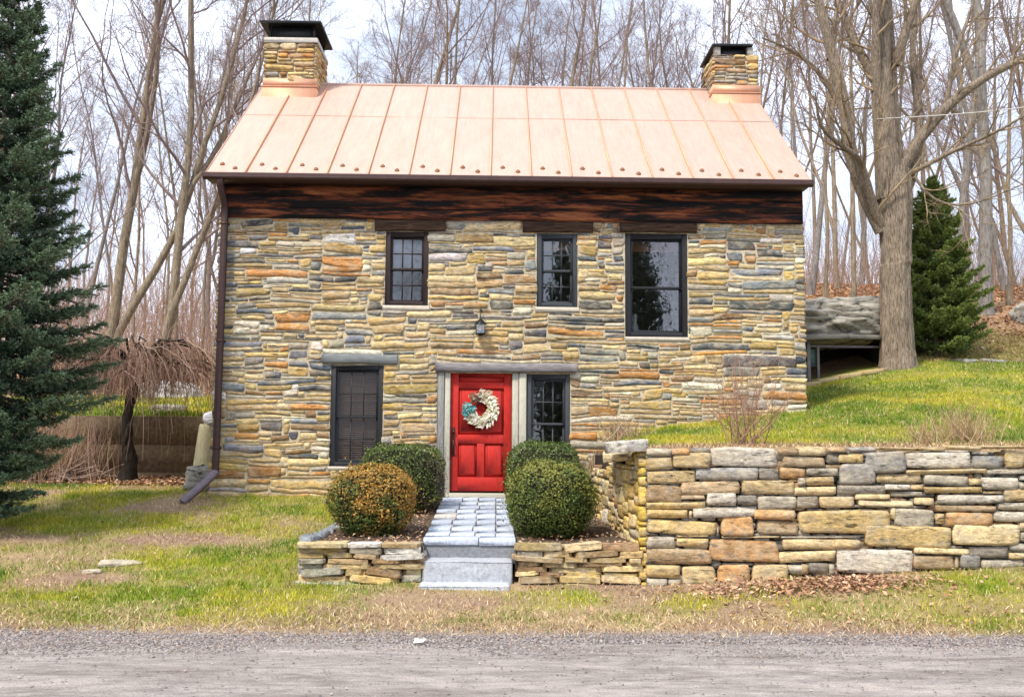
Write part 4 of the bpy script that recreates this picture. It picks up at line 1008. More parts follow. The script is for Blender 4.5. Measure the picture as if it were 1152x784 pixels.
def place(k, u, D, sc=1.0, label=LL, group=GL, rz=None, bk=None):
    """u is the column of the photograph (1152 wide) that the trunk stands in, D its distance from the camera"""
    y = D-15.2; x = -.16+(u-560)/1064*D*1.0
    loc = (x, y, hzs(x, y)); rz = rng.uniform(0, 6.28) if rz is None else rz
    if k not in used:
        used.add(k); o = protos[k]; o.location = loc; o.rotation_euler = (0, 0, rz); o.scale = (sc,)*3; o['label'] = label; o['group'] = group
        return o
    return dup(protos[k], loc, rz, sc, label, group)
place(0, 122, 26, 1.0, 'thick forked bare tree standing closest behind the weeping tree', GL, 1.0)
place(2, 172, 25, 1.0, 'crooked bare tree with several upright stems nearest the left corner of the house', GL, 2.0)
for k, u, D, s in [(4, 62, 25, 1.0), (4, 203, 29, 1), (4, 226, 31, 1), (3, 40, 36, 1), (1, 88, 40, .95), (4, 150, 33, 1.1), (6, 262, 40, 1), (4, 190, 38, 1.2), (3, 236, 48, 1), (4, 75, 50, 1.3), (1, 135, 56, 1), (4, 250, 50, 1.2), (1, 55, 66, 1), (5, 165, 66, 1.1), (2, 215, 70, 1), (4, 20, 62, 1.4), (4, 120, 62, 1.4), (3, 95, 78, 1), (4, 180, 52, 1.2), (1, 240, 80, 1), (5, 10, 44, 1)]:
    place(k, u, D, s*rng.uniform(.92, 1.08))
for k, u, D, s in [(0, 458, 36, 1.05), (2, 522, 42, 1.15), (0, 635, 37, 1.05), (6, 335, 40, 1.1), (1, 400, 46, 1.05), (4, 290, 42, 1.5), (2, 585, 44, 1.15), (5, 700, 42, 1.1), (4, 745, 40, 1.6), (1, 560, 56, 1.15), (3, 430, 58, 1.15), (0, 370, 60, 1.15), (5, 490, 60, 1.3), (2, 622, 58, 1.3), (4, 680, 54, 1.9), (3, 725, 58, 1.15), (1, 790, 48, 1.05), (0, 765, 60, 1.15), (2, 840, 52, 1.2), (5, 820, 42, 1.1), (4, 860, 46, 1.6), (4, 310, 64, 2.0), (4, 470, 66, 2.0), (4, 600, 50, 1.8), (4, 540, 62, 2), (4, 415, 40, 1.6)]:
    place(k, u, D, s*rng.uniform(.92, 1.06), LC, GC_)
place(3, 1118, 26.5, 1.35, 'thick tan trunk rising from the hillside right of the small evergreen', GRT, 0.4)
place(1, 1077, 29, 1.25, 'tall straight trunk just behind the small evergreen', GRT, 1.4)
for k, u, D, s in [(1, 916, 30, 1), (4, 934, 28, 1.2), (5, 948, 34, 1), (4, 966, 26, 1.3), (3, 975, 40, .9), (1, 905, 44, 1), (5, 1050, 40, 1.1), (3, 1095, 42, 1), (1, 1143, 34, 1.1), (2, 1155, 46, 1), (4, 1060, 52, 1.5), (1, 1010, 58, 1), (3, 1080, 62, 1), (0, 1130, 64, 1), (5, 900, 62, 1), (4, 925, 38, 1.4), (4, 1022, 34, 1.3), (4, 1145, 28, 1.2), (1, 950, 66, 1), (4, 1165, 31, 1.3), (0, 1190, 42, 1), (5, 985, 50, 1.05), (5, 880, 40, .9)]:
    place(k, u, D, s*rng.uniform(.92, 1.08), LR, GRT)

# the big maple at the edge of the upper lawn: limbs laid out by hand, twigs grown on them
maple = thing('maple_tree', 'large old bare maple with thick furrowed trunk standing at the top of the lawn', 'tree', (8.39, 4.8, 3.29))
T_, C_ = M(), M(); rs = np.random.default_rng(99)
def limb(pts, k=8, yj=0.0, m=T_):
    P = np.array([((u-1010)*.0189, 0, (412-v)*.0194) for u, v, r_ in pts]); n = len(P)
    P[:, 1] = yj*np.linspace(0, 1, n)**1.2+rs.normal(0, .03, n)*(np.arange(n) > 0)
    t = np.linspace(0, n-1, n*3-2); i = np.arange(n)
    # smooth resample (Catmull-Rom)
    Pe = np.concatenate([[2*P[0]-P[1]], P, [2*P[-1]-P[-2]]]); seg = np.minimum(t.astype(int), n-2); f = (t-seg)[:, None]
    a, b, c, d = Pe[seg], Pe[seg+1], Pe[seg+2], Pe[seg+3]
    Q_ = .5*((2*b)+(c-a)*f+(2*a-5*b+4*c-d)*f**2+(3*b-a-3*c+d)*f**3)
    r_ = np.interp(t, i, [p[2] for p in pts]); m.tubes(Q_, r_, k); return Q_, r_
NT = 90; th_ = np.linspace(0, 2*math.pi, NT+1)[:-1]
lev0 = [(430, .46), (418, .42), (405, .38), (385, .355), (350, .335), (310, .325), (290, .328), (270, .338), (250, .355), (235, .37), (220, .372), (205, .36), (190, .32)]
lev = [(v, float(np.interp(-v, [-a for a, b in lev0], [b for a, b in lev0]))) for v in np.arange(430, 188, -2.0)]
V = []
for v, r_ in lev:
    fl = max(0, (v-395)/35); rad = r_*(1+(.04+.13*fl)*np.cos(th_*5+1)+.03*np.cos(th_*9+v*.02)+.055*np.abs(vnoise(th_*11, v*.03, 0, 7))+.035*vnoise(th_*23, v*.08, 0, 8))
    V.append(np.stack([rad*np.cos(th_)+(0.04 if v < 300 else 0), rad*np.sin(th_), np.full(NT, (412-v)*.0194)], -1))
i = np.arange(NT); T_.add(np.concatenate(V)*np.array([.92, .92, 1]), np.concatenate([np.stack([r_*NT+i, r_*NT+(i+1) % NT, (r_+1)*NT+(i+1) % NT, (r_+1)*NT+i], -1) for r_ in range(len(lev)-1)]))
LMB = [([(1006, 225, .30), (1002, 150, .26), (999, 80, .23), (1001, 0, .19), (1000, -120, .1), (995, -260, .02)], -.2), ([(1017, 225, .24), (1014, 140, .20), (1017, 60, .17), (1022, -60, .12), (1030, -220, .02)], .8),
       ([(996, 262, .15), (974, 215, .15), (960, 170, .14), (951, 115, .135), (938, 60, .12), (920, 0, .10), (905, -90, .06), (890, -200, .015)], -.6), ([(1000, 262, .14), (985, 240, .11), (968, 200, .08), (955, 187, .06), (930, 178, .05), (905, 163, .035), (893, 135, .015)], -1.6),
       ([(1020, 190, .15), (1045, 152, .125), (1075, 118, .105), (1110, 92, .085), (1150, 72, .08), (1200, 45, .05), (1260, 20, .015)], -1.0), ([(1022, 222, .14), (1043, 178, .11), (1052, 120, .10), (1050, 60, .08), (1060, 0, .06), (1075, -90, .015)], 1.0),
       ([(1022, 200, .06), (1070, 176, .045), (1110, 160, .03), (1155, 132, .015)], -1.8), ([(1030, 190, .04), (1050, 228, .028), (1085, 237, .02), (1150, 212, .01)], -1.2), ([(1017, 70, .12), (1035, 10, .09), (1060, -60, .06), (1090, -160, .015)], -.8), ([(1000, 100, .12), (975, 30, .09), (960, -50, .06), (950, -160, .015)], 1.2),
       ([(1004, 150, .12), (990, 90, .10), (985, 20, .08), (978, -80, .05), (970, -180, .015)], -1.2), ([(952, 120, .07), (925, 85, .05), (890, 65, .035), (850, 58, .015)], -.8), ([(940, 65, .06), (950, 20, .045), (965, -40, .02)], .4), ([(1075, 118, .06), (1085, 60, .05), (1105, 0, .03), (1120, -60, .012)], -.4)]
LP = [limb(p, 8, y_) for p, y_ in LMB]
Pm = []; Rm = []
for Q_, r_ in LP:
    t = np.linspace(0, 1, 12); s = np.linspace(0, 1, len(Q_)); Pm.append(np.stack([np.interp(t, s, Q_[:, a]) for a in range(3)], -1)); Rm.append(np.interp(t, s, r_))
Pm = np.array(Pm); Rm = np.array(Rm)
p, d, t, rr, pi = kids(Pm, Rm, 9, .12, 1, .4, 1.0, rs); L1 = rs.uniform(.7, 2.0, len(t))
P1, R1 = grow(C_, p, d, L1, np.minimum(rr*.5, .04), rr*0+.007, 6, .15, .08, 5, rs)
p, d, t, rr, pi = kids(P1, R1, 6, .2, 1, .4, 1.0, rs); P2, R2 = grow(C_, p, d, L1[pi]*.4*rs.uniform(.5, 1.3, len(t)), np.minimum(rr*.6, .015), rr*0+.005, 4, .18, .05, 4, rs)
p, d, t, rr, pi = kids(P2, R2, 5, .2, 1, .4, 1.0, rs); P3, R3 = grow(C_, p, d, rs.uniform(.12, .4, len(t)), rr*0+.005, rr*0+.0035, 3, .2, .05, 3, rs)
T_.build('trunk', m_bark_hero, maple, smooth=True); C_.build('crown', m_twig_tan, maple)

# ------------------------------------------------------------------ evergreens
def spruce(H, prof, zlow, nb, cols, tips, seed, needle=.030, nw=.0048, dens=190, droop=.32, name='spruce_tree', r=.14, whorl=.24):
    rs = np.random.default_rng(seed); root = thing(name, '', 'tree')
    T, C = M(), M()
    T.tubes(np.stack([np.zeros(9), np.zeros(9), np.linspace(-.3, H, 9)], -1)+np.append(rs.normal(0, .02, (9, 2)), np.zeros((9, 1)), 1), np.linspace(r, .012, 9), 8)
    z0 = zlow+(H-zlow-.1)*(np.arange(nb)+rs.random(nb))/nb; z0 = np.floor(z0/whorl)*whorl+rs.normal(0, .035, nb)+whorl*.5
    ph = np.arange(nb)*2.399+rs.normal(0, .3, nb); Lb = prof(z0)*rs.uniform(.72, 1.12, nb)
    fr = (z0-zlow)/(H-zlow); S = 9; s = np.linspace(0, 1, S)[None]
    slope = (-droop+.75*fr**1.5)[:, None]
    hd = np.stack([np.cos(ph), np.sin(ph)], -1)
    P = np.zeros((nb, S, 3)); P[..., :2] = hd[:, None]*(Lb[:, None]*s)[..., None]; P[..., 2] = z0[:, None]+Lb[:, None]*(slope*s+.26*s**2.4)
    P[:, 1:] += rs.normal(0, .012, (nb, S-1, 3))
    T.tubes(P, (.006+.011*Lb)[:, None]*(1.15-s), 5)
    segs = []
    def sample(Pp, per, a, b):
        N = len(Pp); t = a+(b-a)*(np.arange(per)[None]+rs.random((N, per)))/per; t = t.ravel(); pi = np.repeat(np.arange(N), per)
        f = t*(Pp.shape[1]-1); i = np.minimum(f.astype(int), Pp.shape[1]-2); u = (f-i)[:, None]
        return Pp[pi, i]*(1-u)+Pp[pi, i+1]*u, unit(Pp[pi, i+1]-Pp[pi, i]), t, pi
    segs.append((P[:, 3:].copy()))
    per = 46; p, tg, t, pi = sample(P, per, .16, 1)
    keep = rs.random(len(t)) < np.clip(Lb[pi]/.9, .25, 1); p, tg, t, pi = p[keep], tg[keep], t[keep], pi[keep]
    sd = np.where(rs.random(len(t)) < .5, 1, -1)[:, None]; sidev = np.stack([-hd[pi, 1], hd[pi, 0], np.zeros(len(t))], -1)*sd
    dr = unit(tg*.75+sidev*rs.uniform(.5, 1.0, (len(t), 1))+np.array([0, 0, -.14])+rs.normal(0, .12, (len(t), 3)))
    ll = (.38*Lb[pi]*(1.15-t)*rs.uniform(.6, 1.2, len(t))+.05)
    st = np.linspace(0, 1, 4)[None, :, None]; P1 = p[:, None]+dr[:, None]*ll[:, None, None]*st; P1[..., 2] += (.10*st[..., 0]**2-.06*st[..., 0])*ll[:, None]
    segs.append(P1)
    T.tubes(P1, np.tile([.005, .004, .003, .002], (len(P1), 1)), 3)
    p, tg, t, pi2 = sample(P1, 7, .15, 1)
    dr2 = unit(tg*.8+rs.normal(0, .55, (len(t), 3))+np.array([0, 0, -.05])); l2 = .45*ll[pi2]*(1.1-t)*rs.uniform(.6, 1.2, len(t))+.03
    segs.append(p[:, None]+dr2[:, None]*(l2[:, None, None]*np.linspace(0, 1, 3)[None, :, None]))
    Vs, cs = [], []
    tipc = np.asarray(tips); basec = np.asarray(cols)
    for Ps, base_t in zip(segs, (.2, .35, .6)):
        L_ = np.linalg.norm(np.diff(Ps, axis=1), axis=2).sum(1); n = np.maximum((L_*dens).astype(int), 5); pi = np.repeat(np.arange(len(Ps)), n)
        t = rs.random(len(pi)); f = t*(Ps.shape[1]-1); i = np.minimum(f.astype(int), Ps.shape[1]-2); u = (f-i)[:, None]
        p = Ps[pi, i]*(1-u)+Ps[pi, i+1]*u; tg = unit(Ps[pi, i+1]-Ps[pi, i])
        q = unit(np.cross(tg, rs.standard_normal(tg.shape))); q[:, 2] = np.abs(q[:, 2])*.5+q[:, 2]*.5
        d = unit(tg*.75+q); w = unit(np.cross(d, rs.standard_normal(d.shape)))*nw*rs.uniform(.8, 1.3, (len(p), 1)); l = needle*rs.uniform(.7, 1.2, (len(p), 1))
        Vs.append(np.stack([p-w, p+w, p+d*l], 1).reshape(-1, 3))
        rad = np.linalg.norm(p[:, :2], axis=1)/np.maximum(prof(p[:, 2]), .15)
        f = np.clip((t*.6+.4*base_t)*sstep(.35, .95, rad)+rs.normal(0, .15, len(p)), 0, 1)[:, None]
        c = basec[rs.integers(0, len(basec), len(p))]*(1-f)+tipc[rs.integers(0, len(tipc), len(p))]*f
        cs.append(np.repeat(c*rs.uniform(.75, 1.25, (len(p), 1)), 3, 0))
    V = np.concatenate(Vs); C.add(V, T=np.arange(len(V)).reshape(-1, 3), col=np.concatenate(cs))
    T.build('trunk', m_bark, root, smooth=True); C.build('crown', m_needle, root)
    return root
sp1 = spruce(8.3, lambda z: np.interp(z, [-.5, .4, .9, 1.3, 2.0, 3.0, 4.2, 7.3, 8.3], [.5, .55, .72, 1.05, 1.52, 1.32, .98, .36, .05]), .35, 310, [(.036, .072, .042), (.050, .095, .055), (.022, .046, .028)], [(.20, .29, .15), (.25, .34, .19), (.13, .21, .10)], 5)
sp1.location = (-6.9, -2.5, hzs(-6.9, -2.5)); sp1['label'] = 'large blue green spruce at the left edge of the lawn'
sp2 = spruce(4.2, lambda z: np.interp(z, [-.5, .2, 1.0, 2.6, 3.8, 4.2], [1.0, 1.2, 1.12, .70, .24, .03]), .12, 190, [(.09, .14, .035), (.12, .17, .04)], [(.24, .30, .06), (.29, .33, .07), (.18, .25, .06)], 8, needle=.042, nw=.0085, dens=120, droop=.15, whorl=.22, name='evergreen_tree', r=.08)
xx_, yy_ = 10.0, 6.4; sp2.location = (xx_, yy_, hzs(xx_, yy_)); sp2['label'] = 'small dark conical evergreen just right of the big maple trunk'
# the trees over the road that the windows reflect
for x, y, s, l in [(7.6, -36, 1.75, 'tall spruce across the road mirrored in the big upper window'), (13.5, -40, 1.3, 'shorter spruce across the road farther along'), (3.6, -38, 1.6, 'spruce across the road mirrored in the narrow middle window')]:
    dup(sp1, (x, y, 0), x, s, l)
for k, x, y, s in [(0, -1.5, -38, .9), (2, -5.0, -44, .85), (3, 1.5, -48, .9), (5, 10.5, -46, .9)]:
    dup(protos[k], (x, y, 0), x, s, 'bare tree standing across the road behind the viewpoint', 'bare trees across the road')

# weeping tree
wt = thing('weeping_tree', 'small bare weeping tree with twisted dark trunk and a dome of hanging twigs', 'tree', (-6.80, 2.0, hzs(-6.80, 2.0)))
T, C = M(), M(); rs = np.random.default_rng(12)
zz = np.linspace(-.2, 2.1, 16); P = np.stack([.05*np.sin(zz*4.2)+.03*zz, .05*np.cos(zz*3.6), zz], -1)
T.tubes(P, np.interp(zz, [-.2, .05, .3, .8, 1.5, 2.1], [.21, .165, .145, .085, .075, .10])*(1+.14*np.sin(zz*17)), 9)
T.tubes(P+np.stack([.07*np.cos(zz*6), .07*np.sin(zz*6), 0*zz], -1), np.full(16, .055), 6)
T.tubes(P+np.stack([.08*np.cos(zz*5+2), .08*np.sin(zz*5+2), 0*zz], -1), np.full(16, .045), 6)
n = 42; ph = np.arange(n)*2.4+rs.normal(0, .3, n); s = np.linspace(0, 1, 8)[None]; Lr = rs.uniform(.7, 1.75, n)
A = np.zeros((n, 8, 3)); rad = Lr[:, None]*s
A[..., 0] = np.cos(ph)[:, None]*rad+P[-1, 0]; A[..., 1] = np.sin(ph)[:, None]*rad*.8+P[-1, 1]; A[..., 2] = 2.0+rs.uniform(.2, .75, n)[:, None]*np.sin(s*2.3)-.25*s**2
A[:, 1:] += rs.normal(0, .035, (n, 7, 3)); T.tubes(A, .034*(1.1-s)*rs.uniform(.6, 1.2, (n, 1))+.004, 5)
def hang(P0, per, ta, l0, l1, r_, out=.5):
    f = kids(P0, np.full(P0.shape[:2], .01), per, ta, 1, .2, 1.2, rs); p, d = f[0], f[1]; N = len(p); ln = rs.uniform(l0, l1, N); S = 7; q = np.zeros((N, S, 3)); q[:, 0] = p
    d = unit(d*np.array([1, 1, .4])+np.array([0, 0, .15]))
    for i in range(1, S):
        d = unit(d*np.array([.8, .8, 1])+np.array([0, 0, -.40])+rs.normal(0, .10, (N, 3))); q[:, i] = q[:, i-1]+d*(ln/(S-1))[:, None]
    c = np.array([(.26, .15, .11), (.33, .21, .16), (.20, .12, .09), (.42, .30, .23)])[rs.integers(0, 4, N)]
    C.tubes(q, r_*np.linspace(1, .5, S)[None]*np.ones((N, 1)), 3, col=c); return q
q1 = hang(A, 16, .25, .25, .75, .0065); q2 = hang(q1, 4, .15, .2, .5, .0045)
lg = hang(A, 2, .5, 1.5, 2.3, .005)
T.build('trunk', m_dark_bark, wt, smooth=True); C.build('crown', m_straw, wt)

# dry shrubs and clumps
def stems(name, label, loc, n, h, sp, cols, r0=.006, tw=4, up=.05, cat='shrub', group=None, lean=.5):
    rs = np.random.default_rng(int(abs(loc[0]*100+loc[1]*37))); m = M()
    S0 = np.append(rs.normal(0, sp*.18, (n, 2)), np.full((n, 1), -.03), 1); D0 = np.append(rs.normal(0, lean, (n, 2)), np.ones((n, 1)), 1)
    P, Rr = grow(M(), S0, D0, h*rs.uniform(.55, 1.1, n), np.full(n, r0), np.full(n, r0*.4), 6, .10, up, 4, rs); c = np.asarray(cols)
    m.tubes(P, Rr, 4, col=c[rs.integers(0, len(c), n)])
    if tw:
        p, d, t, rr, pi = kids(P, Rr, tw, .25, 1, .3, .9, rs); P2, R2 = grow(M(), p, d, h*.28*rs.uniform(.4, 1.2, len(t)), rr*.6, rr*.3, 4, .16, .05, 3, rs); m.tubes(P2, R2, 3, col=c[rs.integers(0, len(c), len(t))])
        p, d, t, rr, pi = kids(P2, R2, 3, .2, 1, .3, .9, rs); P3, R3 = grow(M(), p, d, h*.11*rs.uniform(.4, 1.2, len(t)), rr*.7, rr*.4, 2, .16, .05, 3, rs); m.tubes(P3, R3, 3, col=c[rs.integers(0, len(c), len(t))])
    o = m.build(name, m_straw); o.location = (loc[0], loc[1], hzs(*loc[:2])); return tag(o, label, cat, group)
RED = [(.30, .16, .10), (.24, .14, .10), (.36, .22, .14)]; STR = [(.50, .36, .20), (.42, .28, .15), (.56, .44, .28)]
stems('bare_shrub', 'bare reddish brown shrub standing behind the middle of the tall retaining wall', (2.85, -3.7), 34, 1.15, .55, RED, .007, 5, lean=.38)
stems('dry_grass_clump', 'dry straw coloured clump on the lawn above the right end of the wall', (5.75, -3.35), 130, .55, .9, STR+RED, .004, 2, lean=.55, cat='dry plant')
stems('dry_grass_clump', 'smaller reddish dry clump left of the tall straw clump above the wall', (5.2, -3.5), 60, .38, .6, STR+RED, .004, 2, lean=.5, cat='dry plant')
for i, (x, y, h, l) in enumerate([(1.35, -.6, .55, 'dry brown weeds against the house wall behind the wall corner'), (1.15, -1.6, .5, 'tangle of dry weeds between the dark green bush and the lichen covered wall end'), (1.6, -1.9, .4, 'pale dry grass tuft on the bank just above the lichen covered wall end')]):
    stems('dry_weeds', l, (x, y), 110, h, .9, STR+RED+[(.12, .12, .03)], .004, 3, lean=.6, cat='dry plant')
stems('dry_thicket', 'thicket of dry reddish stems in front of the brown wall left of the weeping tree', (-8.5, 2.35), 1300, 1.15, 3.1, RED+STR[:1]+[(.50, .37, .27), (.42, .28, .22)], .0065, 1, lean=.22, cat='dry plant')

# ------------------------------------------------------------------ ground cover
def blades(name, x, y, h0, h1, wd, cols, lean=.5, mat=m_grass):
    n = len(x); z = hz(x, y); a = rng.uniform(0, 6.28, n); h = rng.uniform(h0, h1, n); d = np.stack([np.cos(a), np.sin(a)], -1)
    b = rng.uniform(0, 6.28, n); ld = np.stack([np.cos(b), np.sin(b)], -1)*(lean*h*rng.uniform(.2, 1.4, n))[:, None]
    B = np.stack([x, y, z-.004], -1); w = np.append(d*wd*rng.uniform(.7, 1.3, (n, 1)), np.zeros((n, 1)), 1)
    mid = B+np.stack([ld[:, 0]*.35, ld[:, 1]*.35, h*.6], -1); tip = B+np.stack([ld[:, 0], ld[:, 1], h], -1)
    V = np.stack([B-w, B+w, mid+w*.7, mid-w*.7, tip], 1); i = np.arange(n)[:, None]*5
    m = M(); m.add(V.reshape(-1, 3), i+np.arange(4), i+np.array([3, 2, 4]), col=np.repeat(cols, 5, 0)); return kind(m.build(name, mat), 'stuff')
def scatter(n, x0, x1, y0, y1, wf, mn=0):
    x = rng.uniform(x0, x1, n); y = rng.uniform(y0, y1, n); k = rng.random(n) < wf(x, y); x, y = x[k], y[k]
    bad = ((x > HX0-.1) & (x < HX1+.1) & (y > -.03) & (y < 6.3)) | ((x > -2.2) & (x < 1.5) & (y > -4.5) & (y < 0)) | ((x > -1.05) & (x < .1) & (y > -4.85) & (y < -4)) | ((y > -4.62) & (y < -4.15) & (x > 1.4)) | ((x > 6.3) & (x < 8.3) & (y > 4.75))
    return x[~bad], y[~bad]
def gcols(x, y):
    n1 = fbm(x*.9, y*.9, 0, 81)[:, None]; n2 = fbm(x*3, y*3, 0, 82)[:, None]
    g = np.array([.125, .21, .010]); yl = np.array([.43, .37, .025]); dk = np.array([.06, .12, .008]); stw = np.array([.58, .45, .22])
    f = np.clip(.34+1.3*n1+.6*n2+rng.normal(0, .18, (len(x), 1)), 0, 1); c = g*(1-f)+yl*f
    f2 = np.clip(-.9*n1-.1+rng.normal(0, .12, (len(x), 1)), 0, .8); c = c*(1-f2)+dk*f2
    s = (rng.random((len(x), 1)) < .09); c = np.where(s, stw, c); return c*rng.uniform(.7, 1.3, (len(x), 1))
x1, y1 = scatter(340000, -9.5, 8.0, -6.75, 2.2, lambda x, y: grass_w(x, y)*np.where((x > 1.4) & (y > -4.2), .8, 1))
blades('grass', x1, y1, .022, .070, .0035, gcols(x1, y1), .7)
x1, y1 = scatter(90000, 1.5, 13, -4.2, 6.5, lambda x, y: grass_w(x, y)*sstep(-1.0, .5, y+x*.15))
blades('grass', x1, y1, .03, .06, .006, gcols(x1, y1)*np.array([.92, .98, 1]), .6)
x1, y1 = scatter(30000, -12, -4.7, 3.0, 10, grass_w)
blades('grass', x1, y1, .05, .14, .009, gcols(x1, y1)*1.15, .4)
# taller tufts standing out of the lawn
n = 260; tx = rng.uniform(-8.5, 7.5, n); ty = rng.uniform(-6.5, 1.0, n); k_ = (rng.random(n) < grass_w(tx, ty)*.9) & ~((tx > -2.5) & (tx < 1.7) & (ty > -4.75)) & ~((tx > 1.4) & (ty > -4.75) & (ty < -4.1)) & ~((tx > 1.4) & (ty > -.2))
tx, ty = np.repeat(tx[k_], 70), np.repeat(ty[k_], 70); tx = tx+rng.normal(0, .07, len(tx)); ty = ty+rng.normal(0, .07, len(ty))
k_ = ~((ty > -4.62) & (ty < -4.15) & (tx > 1.4)) & ~((tx > -2.4) & (tx < 1.5) & (ty > -4.7)); tx, ty = tx[k_], ty[k_]
blades('grass', tx, ty, .05, .105, .0038, gcols(tx, ty)*np.array([.72, .9, .8]), .75)
# straw among and around the living grass
def sw(x, y):
    v = 1.2*np.exp(-((y+6.35)/.36)**2)+.6*(1-grass_w(x, y))*(y > -6.6)
    b = np.where((x > 1.5) & (y > -4.25), sstep(-3.1, -3.7, y)*1.0+.12, 0); return np.clip(np.where((x > 1.5) & (y > -4.25), b, v*.75), 0, 1)*(y < 5.0)
x1, y1 = scatter(160000, -9.5, 7, -6.85, 2.2, sw)
SC_ = np.array([(.52, .38, .20), (.40, .27, .13), (.60, .47, .28), (.30, .17, .09)])
blades('dry_grass', x1, y1, .012, .055, .0045, SC_[rng.integers(0, 4, len(x1))]*rng.uniform(.7, 1.2, (len(x1), 1)), 1.6)
def leaves(name, x, y, s0, s1, cols, lift=.02, base=None):
    n = len(x); z = hz(x, y) if base is None else base; p = np.stack([x, y, z+rng.uniform(0.004, lift, n)], -1)
    nn = unit(np.stack([rng.normal(0, .45, n), rng.normal(0, .45, n), np.ones(n)], -1)); t = unit(np.cross(nn, rng.standard_normal((n, 3)))); b = np.cross(nn, t); s = rng.uniform(s0, s1, (n, 1))
    V = np.stack([p-t*s, p-t*s*.2+b*s*.55+nn*s*.25, p+t*s*1.1+nn*s*.2, p-t*s*.1-b*s*.55+nn*s*.3], 1); i = np.arange(n)[:, None]*4
    m = M(); m.add(V.reshape(-1, 3), T=np.concatenate([i+np.array([0, 1, 2]), i+np.array([0, 2, 3])]), col=np.repeat(np.asarray(cols)[rng.integers(0, len(cols), n)]*rng.uniform(.7, 1.25, (n, 1)), 4, 0)); return kind(m.build(name, m_litter), 'stuff')
x1, y1 = scatter(60000, 8.6, 18, 5.6, 10.5, lambda x, y: .9*(1-leaf_w(x, y)))
blades('dry_grass', x1, y1, .03, .09, .008, np.array([(.46, .33, .17), (.36, .24, .11), (.30, .27, .06), (.24, .26, .04)])[rng.integers(0, 4, len(x1))]*rng.uniform(.7, 1.2, (len(x1), 1)), 1.2)
LV = [(.34, .17, .10), (.42, .25, .15), (.26, .14, .09), (.52, .35, .23), (.46, .26, .13)]
n = 1150; leaves('leaf_pile', 3.2+rng.normal(0, .62, n), -4.97+rng.normal(0, .14, n)-.16*np.abs(rng.normal(0, 1, n)), .018, .038, LV, .07)
x1, y1 = scatter(900, -1, 6.5, -6.3, -4.7, lambda x, y: np.exp(-((x-3.5)/2.2)**2)); leaves('leaf_litter', x1, y1, .015, .035, LV, .04)
x1, y1 = scatter(700, -9, -2.3, -6.2, 1.5, lambda x, y: x*0+.6); leaves('leaf_litter', x1, y1, .014, .03, LV, .03)
x1, y1 = scatter(700, 1.6, 13, -4.1, 5, lambda x, y: x*0+.7); leaves('leaf_litter', x1, y1, .02, .035, LV, .03)
x1, y1 = scatter(6000, -10, -4.8, 1.4, 2.84, lambda x, y: x*0+1); leaves('leaf_litter', x1, y1, .025, .05, LV, .06)
x1, y1 = scatter(26000, 4, 22, 5, 24, lambda x, y: leaf_w(x, y)); leaves('leaf_litter', x1, y1, .035, .075, LV+[(.50, .27, .11), (.48, .26, .14)], .05)
x1, y1 = scatter(9000, -24, -3, 9.5, 26, lambda x, y: leaf_w(x, y)); leaves('leaf_litter', x1, y1, .04, .08, LV, .05)
n = 900; x1 = rng.uniform(-2.15, -1.0, n); y1 = rng.uniform(-4.4, -.3, n); leaves('leaf_litter', x1, y1, .012, .03, LV+[(.14, .10, .07)], .03, base=bz(x1, y1)+.02)
n = 700; x1 = rng.uniform(.12, 1.42, n); y1 = rng.uniform(-4.4, -.6, n); leaves('leaf_litter', x1, y1, .012, .03, LV+[(.40, .30, .18)], .03, base=bz(x1, y1)+.02)
# thin brush under the woods
def brush(name, n, x0, x1, y0, y1, h0, h1, r_):
    x = rng.uniform(x0, x1, n); y = rng.uniform(y0, y1, n); k = fbm(x*.25, y*.25, 0, 91) > -.25; x, y = x[k], y[k]; n = len(x); rs = np.random.default_rng(n)
    c = np.array(RED+[(.40, .29, .23), (.32, .23, .19), (.44, .33, .25)])*.95; m = M()
    P, Rr = grow(M(), np.stack([x, y, hz(x, y)-.05], -1), np.append(rs.normal(0, .22, (n, 2)), np.ones((n, 1)), 1), rs.uniform(h0, h1, n), np.full(n, r_), np.full(n, r_*.4), 5, .10, .05, 3, rs); m.tubes(P, Rr, 3, col=c[rs.integers(0, len(c), n)])
    p, d, t, rr, pi = kids(P, Rr, 6, .25, 1, .3, .8, rs); P2, R2 = grow(M(), p, d, rs.uniform(.15, .3, len(t))*np.repeat(rs.uniform(h0, h1, n), 6), rr*.6, rr*.3, 3, .15, .05, 3, rs); m.tubes(P2, R2, 3, col=c[rs.integers(0, len(c), len(t))])
    return kind(m.build(name, m_straw), 'stuff')
brush('undergrowth', 2600, -30, -4.2, 9.5, 48, 1.2, 4.0, .011); brush('undergrowth', 3200, -45, -3, 22, 75, 3.0, 8.0, .013)
brush('undergrowth', 1500, 5, 34, 14, 45, .8, 2.6, .010); brush('undergrowth', 2200, 8, 45, 20, 65, 2.5, 7.0, .012)

